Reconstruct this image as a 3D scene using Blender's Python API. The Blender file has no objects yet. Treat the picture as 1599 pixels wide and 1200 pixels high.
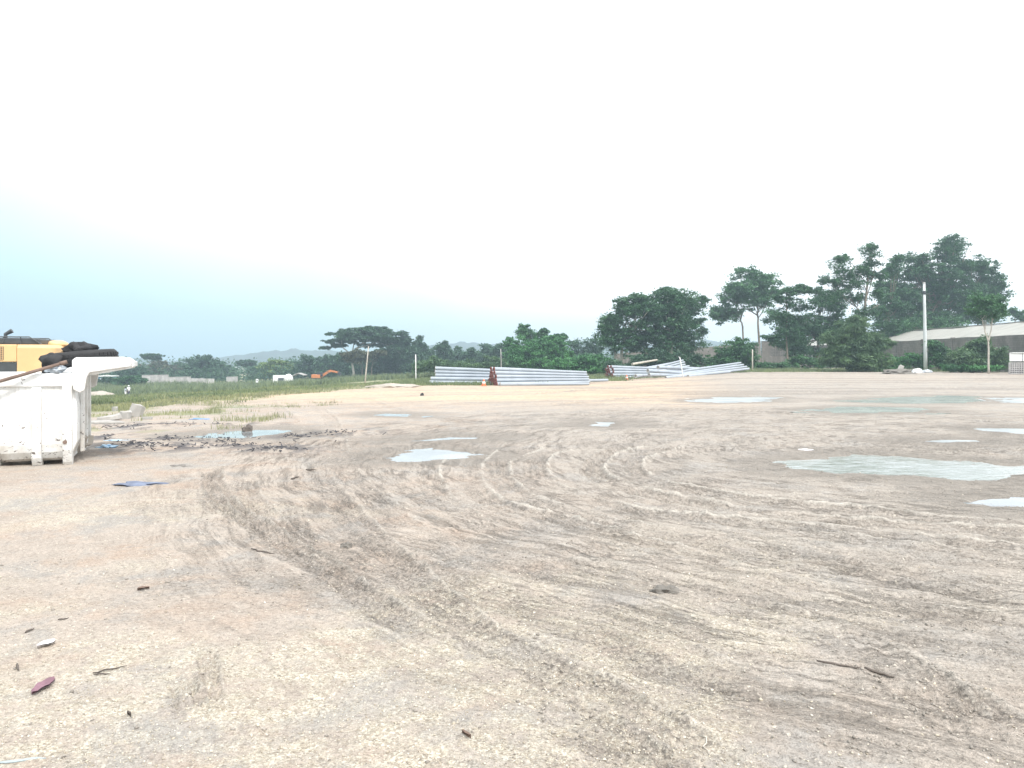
import bpy, math, random
import numpy as np
from mathutils import Vector, Matrix
R = math.radians
S = bpy.context.scene
COL = S.collection

# ------------------------------------------------------------ camera, sky, sun, exposure
F = 1200.0            # focal length in photo pixels
HZ = 565.0            # eye level row in the photo
H0 = 1.6
cam = bpy.data.cameras.new("camera"); co = bpy.data.objects.new("camera", cam); COL.objects.link(co)
co.location = (0, 0, H0); co.rotation_euler = (R(90), 0, 0)
cam.sensor_width = 36; cam.lens = F/1599*36; cam.shift_y = -(600-HZ)/1599
cam.clip_start = 0.05; cam.clip_end = 9000
S.camera = co
S.view_settings.view_transform = 'Standard'; S.view_settings.look = 'None'
S.view_settings.gamma = 1; S.view_settings.exposure = 1.0
SUN_EL, SUN_AZ = 52.0, 150.0     # azimuth clockwise from +Y: right and behind the camera
sd = Vector((math.sin(R(SUN_AZ))*math.cos(R(SUN_EL)), math.cos(R(SUN_AZ))*math.cos(R(SUN_EL)), math.sin(R(SUN_EL))))
sl = bpy.data.lights.new("sun", 'SUN'); so = bpy.data.objects.new("sun", sl); COL.objects.link(so)
sl.energy = 2.0; sl.angle = R(10); sl.color = (1, .965, .92)
so.rotation_euler = (-sd).to_track_quat('-Z', 'Y').to_euler()

W = bpy.data.worlds.new("World"); S.world = W; W.use_nodes = True
nt = W.node_tree; nt.nodes.clear()
def N(t, kind, **kw):
    n = t.nodes.new(kind)
    for k, v in kw.items():
        if k.startswith('i_'):
            key = k[2:]
            key = int(key) if key.isdigit() else key.replace('_', ' ')
            n.inputs[key].default_value = v
        else: setattr(n, k, v)
    return n
def L(t, a, b): t.links.new(a, b)
sky = N(nt, 'ShaderNodeTexSky', sky_type='NISHITA', sun_disc=False, sun_elevation=R(SUN_EL), sun_rotation=R(SUN_AZ))
sky.air_density = 1.2; sky.dust_density = 2.5; sky.ozone_density = 1.5
bsky = N(nt, 'ShaderNodeBackground', i_Strength=0.1); L(nt, sky.outputs[0], bsky.inputs[0])
# bright veil of thin cloud, open towards the low left where blue grey air shows
tc = N(nt, 'ShaderNodeTexCoord'); sep = N(nt, 'ShaderNodeSeparateXYZ'); L(nt, tc.outputs['Generated'], sep.inputs[0])
nz = N(nt, 'ShaderNodeTexNoise', i_Scale=2.2, i_Detail=4.0, i_Roughness=0.5)
L(nt, tc.outputs['Generated'], nz.inputs['Vector'])
def M(t, op, a, b=None, c=None, clamp=False):
    n = t.nodes.new('ShaderNodeMath'); n.operation = op; n.use_clamp = clamp
    for i, v in enumerate((a, b, c)):
        if v is None: continue
        if isinstance(v, (int, float)): n.inputs[i].default_value = v
        else: t.links.new(v, n.inputs[i])
    return n.outputs[0]
zz = M(nt, 'MULTIPLY', sep.outputs['Z'], 4.0)
xx = M(nt, 'MULTIPLY', sep.outputs['X'], 1.5)
f = M(nt, 'ADD', zz, xx); f = M(nt, 'ADD', f, M(nt, 'MULTIPLY', nz.outputs[0], 0.5))
f = M(nt, 'ADD', f, 0.57)
mr = N(nt, 'ShaderNodeMapRange', interpolation_type='SMOOTHSTEP'); L(nt, f, mr.inputs[0])
mr.inputs[1].default_value = -0.1; mr.inputs[2].default_value = 1.3
bv = N(nt, 'ShaderNodeBackground', i_Strength=1.0)
gr = N(nt, 'ShaderNodeValToRGB'); L(nt, mr.outputs[0], gr.inputs[0])
e = gr.color_ramp.elements; e[0].position = 0; e[0].color = (.31, .44, .55, 1); e[1].position = 1; e[1].color = (1.04, 1.05, 1.06, 1)
m_ = e.new(.33); m_.color = (.42, .595, .565, 1); m_ = e.new(.55); m_.color = (.55, .70, .665, 1); m_ = e.new(.8); m_.color = (.72, .79, .77, 1)
L(nt, gr.outputs[0], bv.inputs[0])
add = N(nt, 'ShaderNodeMixShader', i_0=0.86); L(nt, bsky.outputs[0], add.inputs[1]); L(nt, bv.outputs[0], add.inputs[2])
wo = N(nt, 'ShaderNodeOutputWorld'); L(nt, add.outputs[0], wo.inputs[0])

# ------------------------------------------------------------ tagging helpers
def tag(o, label=None, cat=None, group=None, kind=None):
    if label: o['label'] = label
    if cat: o['category'] = cat
    if group: o['group'] = group
    if kind: o['kind'] = kind
    return o
def empty(name, loc, rz=0, rot=None):
    o = bpy.data.objects.new(name, None); COL.objects.link(o); o.location = loc
    o.rotation_euler = rot if rot else (0, 0, rz); o.empty_display_size = .2
    return o
def copy_tree(o, parent=None):
    c = o.copy(); COL.objects.link(c)
    if parent: c.parent = parent
    for ch in list(o.children): copy_tree(ch, c)
    return c

# ------------------------------------------------------------ materials
def newmat(name):
    m = bpy.data.materials.new(name); m.use_nodes = True; t = m.node_tree; t.nodes.clear()
    out = t.nodes.new('ShaderNodeOutputMaterial'); p = t.nodes.new('ShaderNodeBsdfPrincipled'); t.links.new(p.outputs[0], out.inputs[0])
    return m, t, p, out
def ramp(t, fac, stops, interp='LINEAR'):
    n = t.nodes.new('ShaderNodeValToRGB'); n.color_ramp.interpolation = interp
    e = n.color_ramp.elements
    while len(e) < len(stops): e.new(.5)
    for el, (p, c) in zip(e, stops):
        el.position = p
        if isinstance(c, (int, float)): c = (c, c, c)
        el.color = (*c, 1)
    t.links.new(fac, n.inputs[0]); return n.outputs[0]
def noise(t, vec, scale, detail=4, rough=.55, out=0, dist=0.0):
    n = t.nodes.new('ShaderNodeTexNoise'); n.inputs['Scale'].default_value = scale; n.inputs['Detail'].default_value = detail
    n.inputs['Roughness'].default_value = rough; n.inputs['Distortion'].default_value = dist
    if vec is not None: t.links.new(vec, n.inputs['Vector'])
    return n.outputs[out]
def mix(t, fac, a, b, mode='MIX'):
    n = t.nodes.new('ShaderNodeMix'); n.data_type = 'RGBA'; n.blend_type = mode
    for s, v in ((0, fac), (6, a), (7, b)):
        if isinstance(v, (int, float)): n.inputs[s].default_value = v
        elif isinstance(v, tuple): n.inputs[s].default_value = (*v, 1)
        else: t.links.new(v, n.inputs[s])
    return n.outputs[2]
def bump(t, p, h, strength=.5, dist=.01):
    b = t.nodes.new('ShaderNodeBump'); b.inputs['Strength'].default_value = strength; b.inputs['Distance'].default_value = dist
    t.links.new(h, b.inputs['Height']); t.links.new(b.outputs[0], p.inputs['Normal']); return b
def objco(t): return t.nodes.new('ShaderNodeTexCoord').outputs['Object']
def posco(t): return t.nodes.new('ShaderNodeNewGeometry').outputs['Position']
def plain(name, c, rough=.6, var=.25, scale=3.0, metal=0, bmp=.3, spots=None, spotscale=6, thr=.62):
    """base colour with broken up tone, optional dirt or rust spots"""
    m, t, p, o = newmat(name); v = objco(t)
    n1 = noise(t, v, scale, 6, .6)
    c2 = tuple(x*(1-var) for x in c); c1 = tuple(min(1, x*(1+var*.4)) for x in c)
    col = ramp(t, n1, [(.3, c2), (.7, c1)])
    if spots:
        s = noise(t, v, spotscale, 5, .6)
        mk = ramp(t, s, [(thr, 0.0), (thr+.04, 1.0)])
        col = mix(t, mk, col, spots)
    t.links.new(col, p.inputs['Base Color']); p.inputs['Roughness'].default_value = rough; p.inputs['Metallic'].default_value = metal
    if bmp: bump(t, p, noise(t, v, scale*12, 4), bmp, .01)
    return m
def leafmat(name, c, var=.5, trans=.32):
    m, t, p, o = newmat(name)
    g = t.nodes.new('ShaderNodeNewGeometry')
    dark = (c[0]*(1-var), c[1]*(1-var*.9), c[2]*(1-var*.7)); light = (c[0]*(1+var*1.1), c[1]*(1+var*.9), c[2]*(1+var*.3))
    col = ramp(t, g.outputs['Random Per Island'], [(0, dark), (.55, c), (1, light)])
    n2 = noise(t, objco(t), .55, 4, .65)
    col = mix(t, ramp(t, n2, [(.38, 0.0), (.62, .85)]), mix(t, .35, col, dark), light)
    t.links.new(col, p.inputs['Base Color']); p.inputs['Roughness'].default_value = .55
    tr = t.nodes.new('ShaderNodeBsdfTranslucent'); t.links.new(col, tr.inputs[0])
    mx = t.nodes.new('ShaderNodeMixShader'); mx.inputs[0].default_value = trans
    t.links.new(p.outputs[0], mx.inputs[1]); t.links.new(tr.outputs[0], mx.inputs[2]); t.links.new(mx.outputs[0], o.inputs[0])
    return m

MT = {}
MT['bark'] = plain('bark', (.22, .18, .14), .9, .4, 2, bmp=.6)
MT['barkpale'] = plain('bark_pale', (.50, .46, .40), .9, .3, 2, bmp=.6)
MT['white'] = plain('white_paint', (.80, .81, .80), .45, .06, 1.5, bmp=.1)
MT['yellow'] = plain('yellow_paint', (.72, .47, .23), .45, .12, 1.2, bmp=.08)
MT['black'] = plain('black_rubber', (.028, .028, .03), .75, .3, 5, bmp=.4)
MT['darkmetal'] = plain('dark_metal', (.06, .065, .07), .5, .3, 4)
MT['glass'] = plain('dark_glass', (.03, .04, .05), .08, .1, 4, bmp=0)
MT['rust'] = plain('rusty_steel', (.20, .14, .11), .8, .35, 5)
MT['concrete'] = plain('concrete', (.42, .41, .39), .85, .22, 1.2)
MT['pole'] = plain('pole_concrete', (.36, .40, .445), .8, .16, .9, bmp=.15, spots=(.24, .25, .26), spotscale=1.3, thr=.68)
MT['polewhite'] = plain('pole_pale_concrete', (.60, .63, .63), .8, .12, .8)
MT['poleend'] = plain('pole_end', (.26, .10, .085), .85, .4, 6)
MT['dump'] = None
MT['orange'] = plain('orange_plastic', (.75, .16, .06), .5, .1, 4)
MT['orangepaint'] = plain('orange_paint', (.62, .22, .07), .5, .15, 2)
MT['bluesheet'] = plain('blue_sheet', (.12, .28, .55), .5, .2, 2)
MT['bluepl'] = plain('pale_blue_plastic', (.38, .55, .70), .4, .2, 12)
MT['bluetarp'] = plain('blue_tarp', (.16, .19, .27), .6, .4, 8)
MT['greypl'] = plain('grey_strip', (.36, .42, .44), .5, .15, 4)
MT['whitelitter'] = plain('white_litter', (.75, .72, .72), .5, .1, 8)
MT['purpleleaf'] = plain('purple_leaf', (.22, .12, .15), .6, .3, 20)
MT['stick'] = plain('stick_wood', (.12, .10, .085), .9, .4, 14)
MT['ash'] = plain('burnt_debris', (.075, .075, .085), .9, .5, 9)
MT['mud'] = plain('mud', (.19, .175, .155), .85, .35, 9, bmp=.6)
MT['rock'] = plain('rubble_concrete', (.40, .385, .36), .9, .25, 3, bmp=.7)
MT['sand'] = plain('sand', (.40, .36, .31), .95, .2, 2, bmp=.6)
MT['skin'] = plain('skin', (.09, .05, .035), .6, .1, 4)
MT['whitecloth'] = plain('white_cloth', (.78, .80, .82), .8, .1, 8)
MT['greycloth'] = plain('grey_cloth', (.45, .50, .55), .8, .2, 8)
MT['darkcloth'] = plain('dark_cloth', (.05, .05, .07), .8, .2, 8)
MT['red'] = plain('red_paint', (.70, .05, .08), .5, .1, 4)
MT['roofsheet'] = None

def dump_mat():
    m, t, p, o = newmat('white_body_paint'); v = objco(t)
    sp = t.nodes.new('ShaderNodeSeparateXYZ'); t.links.new(v, sp.inputs[0])
    low = t.nodes.new('ShaderNodeMapRange'); t.links.new(sp.outputs[2], low.inputs[0])
    low.inputs[1].default_value = 1.0; low.inputs[2].default_value = 0.0; low.inputs[3].default_value = 0; low.inputs[4].default_value = .085
    mp = t.nodes.new('ShaderNodeMapping'); t.links.new(v, mp.inputs[0]); mp.inputs['Scale'].default_value = (1, 1, 1.8)
    n1 = noise(t, mp.outputs[0], 13, 3, .6, dist=.8)
    s = M(t, 'ADD', n1, low.outputs[0])
    spots = ramp(t, s, [(.690, 0.0), (.71, 1.0)])
    dirt = M(t, 'ADD', noise(t, v, 2.0, 6, .65), M(t, 'MULTIPLY', low.outputs[0], 1.6))
    base = ramp(t, dirt, [(.46, (.80, .81, .80)), (.66, (.60, .58, .54)), (.85, (.42, .39, .35))])
    st = t.nodes.new('ShaderNodeMapping'); t.links.new(v, st.inputs[0]); st.inputs['Scale'].default_value = (9, 9, .5)
    stv = noise(t, st.outputs[0], 2.5, 4, .6)
    base = mix(t, ramp(t, stv, [(.55, 0.0), (.75, .55)]), base, (.50, .46, .42))
    col = mix(t, spots, base, (.13, .11, .10))
    t.links.new(col, p.inputs['Base Color']); p.inputs['Roughness'].default_value = .5
    bump(t, p, noise(t, v, 14, 4), .15, .01); return m
MT['dump'] = dump_mat()
def roof_mat():
    m, t, p, o = newmat('roof_sheet'); v = objco(t)
    w = t.nodes.new('ShaderNodeTexWave'); w.bands_direction = 'Y'; w.inputs['Scale'].default_value = 1.2; t.links.new(v, w.inputs[0])
    st = t.nodes.new('ShaderNodeMapping'); t.links.new(v, st.inputs[0]); st.inputs['Scale'].default_value = (.25, 1.2, 1)
    n = noise(t, st.outputs[0], 1.2, 5, .65)
    col = ramp(t, n, [(.3, (.26, .26, .23)), (.7, (.40, .39, .35))])
    t.links.new(col, p.inputs['Base Color']); p.inputs['Roughness'].default_value = .6
    bump(t, p, w.outputs[0], .5, .03); return m
MT['roofsheet'] = roof_mat()
def block_mat(name, c1, c2, bw=.45, bh=.22, joint=(.3, .3, .29)):
    m, t, p, o = newmat(name)
    tc_ = t.nodes.new('ShaderNodeTexCoord'); sp = t.nodes.new('ShaderNodeSeparateXYZ'); t.links.new(tc_.outputs['Object'], sp.inputs[0])
    cm = t.nodes.new('ShaderNodeCombineXYZ'); t.links.new(sp.outputs[0], cm.inputs[0]); t.links.new(sp.outputs[2], cm.inputs[1])
    b = t.nodes.new('ShaderNodeTexBrick'); t.links.new(cm.outputs[0], b.inputs[0])
    b.inputs['Scale'].default_value = 1; b.inputs['Brick Width'].default_value = bw; b.inputs['Row Height'].default_value = bh
    b.inputs['Mortar Size'].default_value = .012
    b.inputs['Color1'].default_value = (*c1, 1); b.inputs['Color2'].default_value = (*c2, 1); b.inputs['Mortar'].default_value = (*joint, 1)
    st = t.nodes.new('ShaderNodeMapping'); t.links.new(tc_.outputs['Object'], st.inputs[0]); st.inputs['Scale'].default_value = (.8, .8, .35)
    n = noise(t, st.outputs[0], 1.1, 7, .7)
    col = mix(t, ramp(t, n, [(.42, 0.0), (.68, .75)]), b.outputs[0], tuple(x*.45 for x in c1))
    t.links.new(col, p.inputs['Base Color']); p.inputs['Roughness'].default_value = .9
    bump(t, p, b.outputs[1], -.4, .02); return m
MT['blocks'] = block_mat('old_block_wall', (.19, .175, .16), (.25, .23, .21), joint=(.14, .13, .12))
MT['blockspale'] = block_mat('new_block_wall', (.46, .44, .43), (.54, .52, .50), joint=(.4, .39, .38))
for nm, c in (('leaf_dark', (.042, .118, .056)), ('leaf_mid', (.052, .145, .062)), ('leaf_bright', (.060, .19, .070)),
              ('leaf_yellow', (.15, .23, .08)), ('leaf_far', (.042, .105, .060)), ('leaf_feather', (.095, .175, .095)), ('leaf_brown', (.075, .085, .05)),
              ('grass_blade', (.23, .25, .155)), ('grass_green', (.155, .20, .115))):
    MT[nm] = leafmat(nm, c)

# ------------------------------------------------------------ mesh builder
class MB:
    def __init__(s): s.v = []; s.f = []
    def add(s, v, f):
        k = len(s.v); s.v += [tuple(p) for p in v]; s.f += [tuple(i+k for i in q) for q in f]; return s
    def box(s, c, d, rot=None, taper=None):
        x, y, z = d[0]/2, d[1]/2, d[2]/2
        v = [Vector((a*x, b*y, e*z)) for e in (-1, 1) for a, b in ((-1, -1), (1, -1), (1, 1), (-1, 1))]
        if taper: v = [Vector((p.x*(taper if p.z > 0 else 1), p.y*(taper if p.z > 0 else 1), p.z)) for p in v]
        if rot: v = [rot @ p for p in v]
        c = Vector(c); return s.add([p+c for p in v], [(3, 2, 1, 0), (4, 5, 6, 7), (0, 1, 5, 4), (1, 2, 6, 5), (2, 3, 7, 6), (3, 0, 4, 7)])
    def tube(s, pts, rad, n=8, caps=True):
        pts = [Vector(p) for p in pts]
        if isinstance(rad, (int, float)): rad = [rad]*len(pts)
        rings = []; up = None
        for i, p in enumerate(pts):
            d = (pts[min(i+1, len(pts)-1)]-pts[max(i-1, 0)]).normalized()
            if up is None: up = Vector((0, 0, 1)) if abs(d.z) < .9 else Vector((1, 0, 0))
            a = d.cross(up).normalized(); b = a.cross(d).normalized(); up = b
            rings.append([p+(a*math.cos(2*math.pi*k/n)+b*math.sin(2*math.pi*k/n))*rad[i] for k in range(n)])
        v = [q for r in rings for q in r]; f = []
        for i in range(len(rings)-1):
            for k in range(n):
                k2 = (k+1) % n; f.append((i*n+k, i*n+k2, (i+1)*n+k2, (i+1)*n+k))
        if caps: f.append(tuple(range(n-1, -1, -1))); f.append(tuple((len(rings)-1)*n+k for k in range(n)))
        return s.add(v, f)
    def prism(s, poly, y0, y1):
        """poly in (x,z), extruded along y"""
        n = len(poly); v = [(x, y0, z) for x, z in poly]+[(x, y1, z) for x, z in poly]
        f = [tuple(range(n)), tuple(range(2*n-1, n-1, -1))]+[(i, i+n, (i+1) % n+n, (i+1) % n) for i in range(n)]
        return s.add(v, f)
    def lathe(s, prof, n=24, c=(0, 0, 0), closed=False):
        v = []; f = []; m = len(prof)
        for k in range(n):
            a = 2*math.pi*k/n
            for r, z in prof: v.append((c[0]+r*math.cos(a), c[1]+r*math.sin(a), c[2]+z))
        for k in range(n):
            k2 = (k+1) % n
            for i in range(m if closed else m-1):
                j = (i+1) % m; f.append((k*m+i, k2*m+i, k2*m+j, k*m+j))
        return s.add(v, f)
    def blob(s, c, r, seed=0, amp=.25, sub=2, freq=1.5, flat=False):
        import bmesh
        bm = bmesh.new(); bmesh.ops.create_icosphere(bm, subdivisions=sub, radius=1)
        from mathutils import noise as mn
        off = Vector((seed*3.17, seed*1.3, seed*7.7)); v = []
        for q in bm.verts:
            d = 1+amp*mn.noise(q.co*freq+off)*1.8
            p = q.co*d; z = p.z*r[2]
            if flat and z < 0: z *= .15
            v.append((c[0]+p.x*r[0], c[1]+p.y*r[1], c[2]+z))
        fs = [tuple(x.index for x in fc.verts) for fc in bm.faces]; bm.free()
        return s.add(v, fs)
    def build(s, name, mat, parent=None, smooth=False, bevel=0):
        me = bpy.data.meshes.new(name); me.from_pydata(s.v, [], s.f)
        if mat: me.materials.append(mat)
        if smooth: me.polygons.foreach_set('use_smooth', [True]*len(me.polygons))
        me.update(); o = bpy.data.objects.new(name, me); COL.objects.link(o)
        if parent: o.parent = parent
        if bevel:
            b = o.modifiers.new('bevel', 'BEVEL'); b.width = bevel; b.segments = 2; b.limit_method = 'ANGLE'
        return o
def npmesh(name, V, Fq, mat, parent=None, smooth=False):
    """V (n,3), Fq (m,k) integer faces"""
    me = bpy.data.meshes.new(name); V = np.ascontiguousarray(V, dtype=np.float32); Fq = np.ascontiguousarray(Fq, dtype=np.int32)
    m, k = Fq.shape
    me.vertices.add(len(V)); me.vertices.foreach_set('co', V.ravel())
    me.loops.add(m*k); me.loops.foreach_set('vertex_index', Fq.ravel())
    me.polygons.add(m); me.polygons.foreach_set('loop_start', np.arange(0, m*k, k, dtype=np.int32))
    if smooth: me.polygons.foreach_set('use_smooth', np.ones(m, dtype=bool))
    me.materials.append(mat); me.update(calc_edges=True)
    o = bpy.data.objects.new(name, me); COL.objects.link(o)
    if parent: o.parent = parent
    return o

# ------------------------------------------------------------ plan of the place: eye rays to metres
def G(px, py, z=0.0):
    d = (H0-z)*F/(py-HZ); return ((px-800)/F*d, d)
def P(px, py, d): return Vector(((px-800)/F*d, d, H0-(py-HZ)/F*d))
def X(px, d): return (px-800)/F*d
def hsh(ix, iy, seed):
    h = (ix.astype(np.int64)*374761393+iy.astype(np.int64)*668265263+seed*1442695041) & 0x7fffffff
    h = ((h ^ (h >> 13))*1274126177) & 0x7fffffff
    h = ((h ^ (h >> 16))*69069) & 0x7fffffff
    return (h ^ (h >> 11)).astype(np.float64)/0x7fffffff
def vn(x, y, seed=0):
    ix = np.floor(x); iy = np.floor(y); fx = x-ix; fy = y-iy
    fx = fx*fx*fx*(fx*(fx*6-15)+10); fy = fy*fy*fy*(fy*(fy*6-15)+10)
    a = hsh(ix, iy, seed); b = hsh(ix+1, iy, seed); c = hsh(ix, iy+1, seed); d = hsh(ix+1, iy+1, seed)
    return (a*(1-fx)+b*fx)*(1-fy)+(c*(1-fx)+d*fx)*fy
def fbm(x, y, seed=0, o=4, g=.5):
    s = 0; a = 1; t = 0
    for i in range(o):
        s = s+a*vn(x*2**i+i*17.3, y*2**i-i*9.1, seed+i*31); t += a; a *= g
    return s/t
def sst(x, a, b):
    t = np.clip((x-a)/(b-a), 0, 1); return t*t*(3-2*t)
def segdist(x, y, poly, closed=False):
    """distance, arclength at the nearest point, side"""
    best = np.full(x.shape, 1e9); al = np.zeros(x.shape); sg = np.zeros(x.shape); acc = 0
    n = len(poly); rng = range(n if closed else n-1)
    for i in rng:
        x0, y0 = poly[i]; x1, y1 = poly[(i+1) % n]; dx, dy = x1-x0, y1-y0; l2 = dx*dx+dy*dy+1e-12; ll = math.sqrt(l2)
        t = np.clip(((x-x0)*dx+(y-y0)*dy)/l2, 0, 1)
        ex = x-x0-t*dx; ey = y-y0-t*dy; dd = ex*ex+ey*ey; m = dd < best
        best = np.where(m, dd, best); al = np.where(m, acc+t*ll, al); sg = np.where(m, np.sign(dx*ey-dy*ex), sg); acc += ll
    return np.sqrt(best), al, sg, acc
def inside(x, y, poly):
    c = np.zeros(x.shape, bool); n = len(poly)
    for i in range(n):
        x0, y0 = poly[i]; x1, y1 = poly[(i+1) % n]
        if y0 == y1: continue
        m = ((y0 > y) != (y1 > y)) & (x < (x1-x0)*(y-y0)/(y1-y0)+x0); c ^= m
    return c
def sdf(x, y, poly):
    d = segdist(x, y, poly, True)[0]; return np.where(inside(x, y, poly), -d, d)
LOT = [(-60, 15), (-14, 21), (-12.4, 25.6), (-11.2, 33.7), (-8.9, 44.6), (-6.0, 51.5), (2, 53.5), (7.5, 60), (9.5, 68), (20, 72.5), (30, 76), (37, 76), (45, 76), (50, 66), (54, 30), (60, -60), (-60, -60)]
def macro(x, y):
    x = np.asarray(x, float); y = np.asarray(y, float); shp = x.shape; x = x.ravel(); y = y.ravel()
    d = np.hypot(x, y); a = np.where(y > 1, x/np.maximum(y, 1), np.sign(x)*2)
    out = np.maximum(sdf(x, y, LOT), 0)
    k = np.interp(a, [-.9, -.35, -.2, -.1, .05, .15], [.045, .045, .028, .018, .008, .0])
    z = -np.minimum(out*k, 3.6*k/.045+.2)
    z = z+.58*sst(a, .12, .33)*sst(y, 36, 74)
    z = z*sst(y, -5, 5)
    z = z+(fbm(x/9, y/9, 5, 3)-.5)*.5*sst(out, 3, 18)
    return z.reshape(shp)
def mz(x, y): return float(macro(np.array([x]), np.array([y]))[0])
HAZE = 0.0011
# ------------------------------------------------------------ the ground sheet
rng = np.random.default_rng(7)
def catmull(pts, n=10):
    pts = [np.array(p, float) for p in pts]; P_ = [2*pts[0]-pts[1]]+pts+[2*pts[-1]-pts[-2]]; out = []
    for i in range(1, len(P_)-2):
        for k in range(n):
            t = k/n; a, b, c, d = P_[i-1:i+3]
            out.append(.5*((2*b)+(-a+c)*t+(2*a-5*b+4*c-d)*t*t+(-a+3*b-3*c+d)*t**3))
    out.append(P_[-2]); return [tuple(q) for q in out]
PUD = [  # outline in metres via eye rays, murk
    ([(592,720),(632,702),(672,698),(720,704),(765,711),(700,717),(640,719)], 'clear'),
    ([(610,689),(650,685),(700,681),(772,682),(760,686),(690,688)], 'clear'),
    ([(305,683),(345,674),(440,669),(441,680),(380,685)], 'clear'),
    ([(905,665),(930,658),(975,659),(965,666)], 'pale'),
    ([(1232,722),(1260,716),(1330,708),(1400,711),(1500,719),(1560,727),(1660,728),(1660,744),(1500,748),(1400,744),(1300,738),(1250,733)], 'murky'),
    ([(1508,783),(1540,776),(1580,773),(1660,775),(1660,794),(1570,791)], 'clear'),
    ([(1525,671),(1560,668),(1650,670),(1650,680),(1590,679)], 'pale'),
    ([(1430,690),(1490,687),(1548,688),(1540,691),(1480,692)], 'pale'),
    ([(1080,626),(1130,620),(1220,621),(1195,628),(1110,630)], 'pale'),
    ([(1310,627),(1380,621),(1480,618),(1550,620),(1555,628),(1500,631),(1400,631)], 'green'),
    ([(1558,622),(1600,621),(1700,621),(1700,630),(1590,630),(1562,628)], 'pale'),
    ([(1250,641),(1340,635),(1450,637),(1440,644),(1300,646)], 'green'),
    ([(585,649),(610,646),(645,647),(630,651)], 'clear'),
]
PUDW = [([G(*q) for q in pl], k) for pl, k in PUD]
# tyre tracks: photo way points, half width (m), depth (m)
RUT = [
    ([(330,735),(345,780),(430,840),(520,900),(600,955),(700,1010),(800,1065),(900,1120),(1010,1190),(1080,1240)], .13, .030, .8),
    ([(490,730),(540,800),(620,880),(690,945),(760,1000),(860,1050),(960,1105),(1060,1165),(1130,1220)], .15, .020, .8),
    ([(540,850),(600,862),(690,888),(780,908),(900,888),(1040,918),(1180,955),(1330,1010),(1470,1100),(1599,1190)], .20, .026, 1.0),
    ([(880,850),(960,868),(1080,880),(1190,908),(1300,938),(1450,965),(1650,990)], .20, .022, .9),
    ([(800,822),(940,835),(1100,850),(1250,872),(1420,905),(1650,930)], .2, .018, .8),
    ([(780,690),(740,722),(735,752),(765,785),(870,812),(1010,850),(1160,900)], .16, .030, .6),
    ([(850,698),(790,716),(775,738),(800,770),(880,800),(1000,828),(1200,850),(1450,880),(1650,900)], .17, .034, .6),
    ([(900,700),(850,712),(835,735),(855,760),(940,790),(1080,812),(1300,830),(1650,862)], .17, .026, .7),
    ([(1010,694),(950,708),(925,728),(935,748),(1010,775),(1150,800),(1350,818),(1650,838)], .18, .034, .6),
    ([(1060,697),(1000,712),(985,730),(1020,752),(1120,775),(1300,795),(1500,815),(1650,822)], .18, .024, .7),
    ([(690,705),(668,735),(680,770),(730,810),(820,850),(900,872)], .15, .022, .6),
    ([(325,730),(320,760),(350,800),(420,850),(500,890)], .12, .018, .7),
    ([(400,728),(385,760),(410,800),(470,840),(560,870)], .12, .018, .6),
    ([(420,625),(450,650),(460,675),(440,705),(410,730)], .17, .02, .5),
    ([(480,625),(510,648),(525,680),(530,720),(560,760),(640,830)], .17, .02, .6),
    ([(560,618),(620,640),(700,655),(830,660),(1000,650),(1200,655)], .2, .014, .5),
    ([(1200,930),(1330,960),(1480,1010),(1650,1060)], .18, .016, .8),
    ([(1290,880),(1400,900),(1520,930),(1650,955)], .2, .02, .9),
    ([(1380,830),(1450,838),(1550,850),(1660,862)], .2, .03, .9),
    ([(830,616),(950,608),(1100,600),(1250,594)], .25, .05, .9),
    ([(860,634),(1000,622),(1150,612),(1400,602),(1599,598)], .25, .04, .9),
    ([(1050,630),(1200,618),(1400,610),(1650,606)], .25, .04, 1.0),
    ([(900,650),(1100,640),(1300,652),(1500,660),(1650,655)], .2, .03, .7),
    ([(1000,675),(1200,668),(1400,664),(1600,690)], .2, .025, .7),
    ([(1150,700),(1300,698),(1450,702),(1650,708)], .2, .02, .8),
    ([(900,760),(1000,790),(1150,820),(1350,850),(1650,885)], .2, .018, .8),
    ([(1320,770),(1450,778),(1520,790),(1650,806)], .2, .02, .8),
    ([(1000,1000),(1130,1060),(1250,1150),(1330,1230)], .14, .012, .5),
    ([(1420,1020),(1450,1060),(1500,1110),(1560,1180)], .10, .016, .7),
    ([(1560,1040),(1599,1090),(1650,1120)], .10, .014, .6),
    ([(100,800),(250,790),(400,800)], .2, .010, .4),
    ([(0,910),(120,902),(260,912),(420,918)], .15, .008, .5),
    ([(275,1040),(290,1075),(300,1110),(315,1135)], .07, .030, .5),
    ([(315,1010),(322,1060),(335,1100),(350,1130)], .05, .012, .4),
]
RUTW = [(catmull([G(*q) for q in pl], 8), w, dp, wt) for pl, w, dp, wt in RUT]
def grid():
    dense = np.arange(-46, 46.01, .125); left = -46-np.cumsum(np.linspace(.4, 6, 36)); left = left[left > -178]
    az = np.concatenate([left[::-1], dense, -left]); az = np.append(az, 180.0)
    rr = [1.0]
    while rr[-1] < 1200:
        r = rr[-1]
        rr.append(r+(max(.010, .0036*r) if r < 14 else .0052*r if r < 75 else .012*r if r < 220 else .06*r))
    return R(1)*az, np.array(rr)
az, rr = grid(); na, nr = len(az), len(rr)
A, RR = np.meshgrid(az, rr); gx = (RR*np.sin(A)).ravel(); gy = (RR*np.cos(A)).ravel()
gz = macro(gx, gy); out = sdf(gx, gy, LOT)
dist = np.hypot(gx, gy); near = sst(dist, 60, 25)
wet = np.zeros_like(gx); rel = np.zeros_like(gx)
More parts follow.
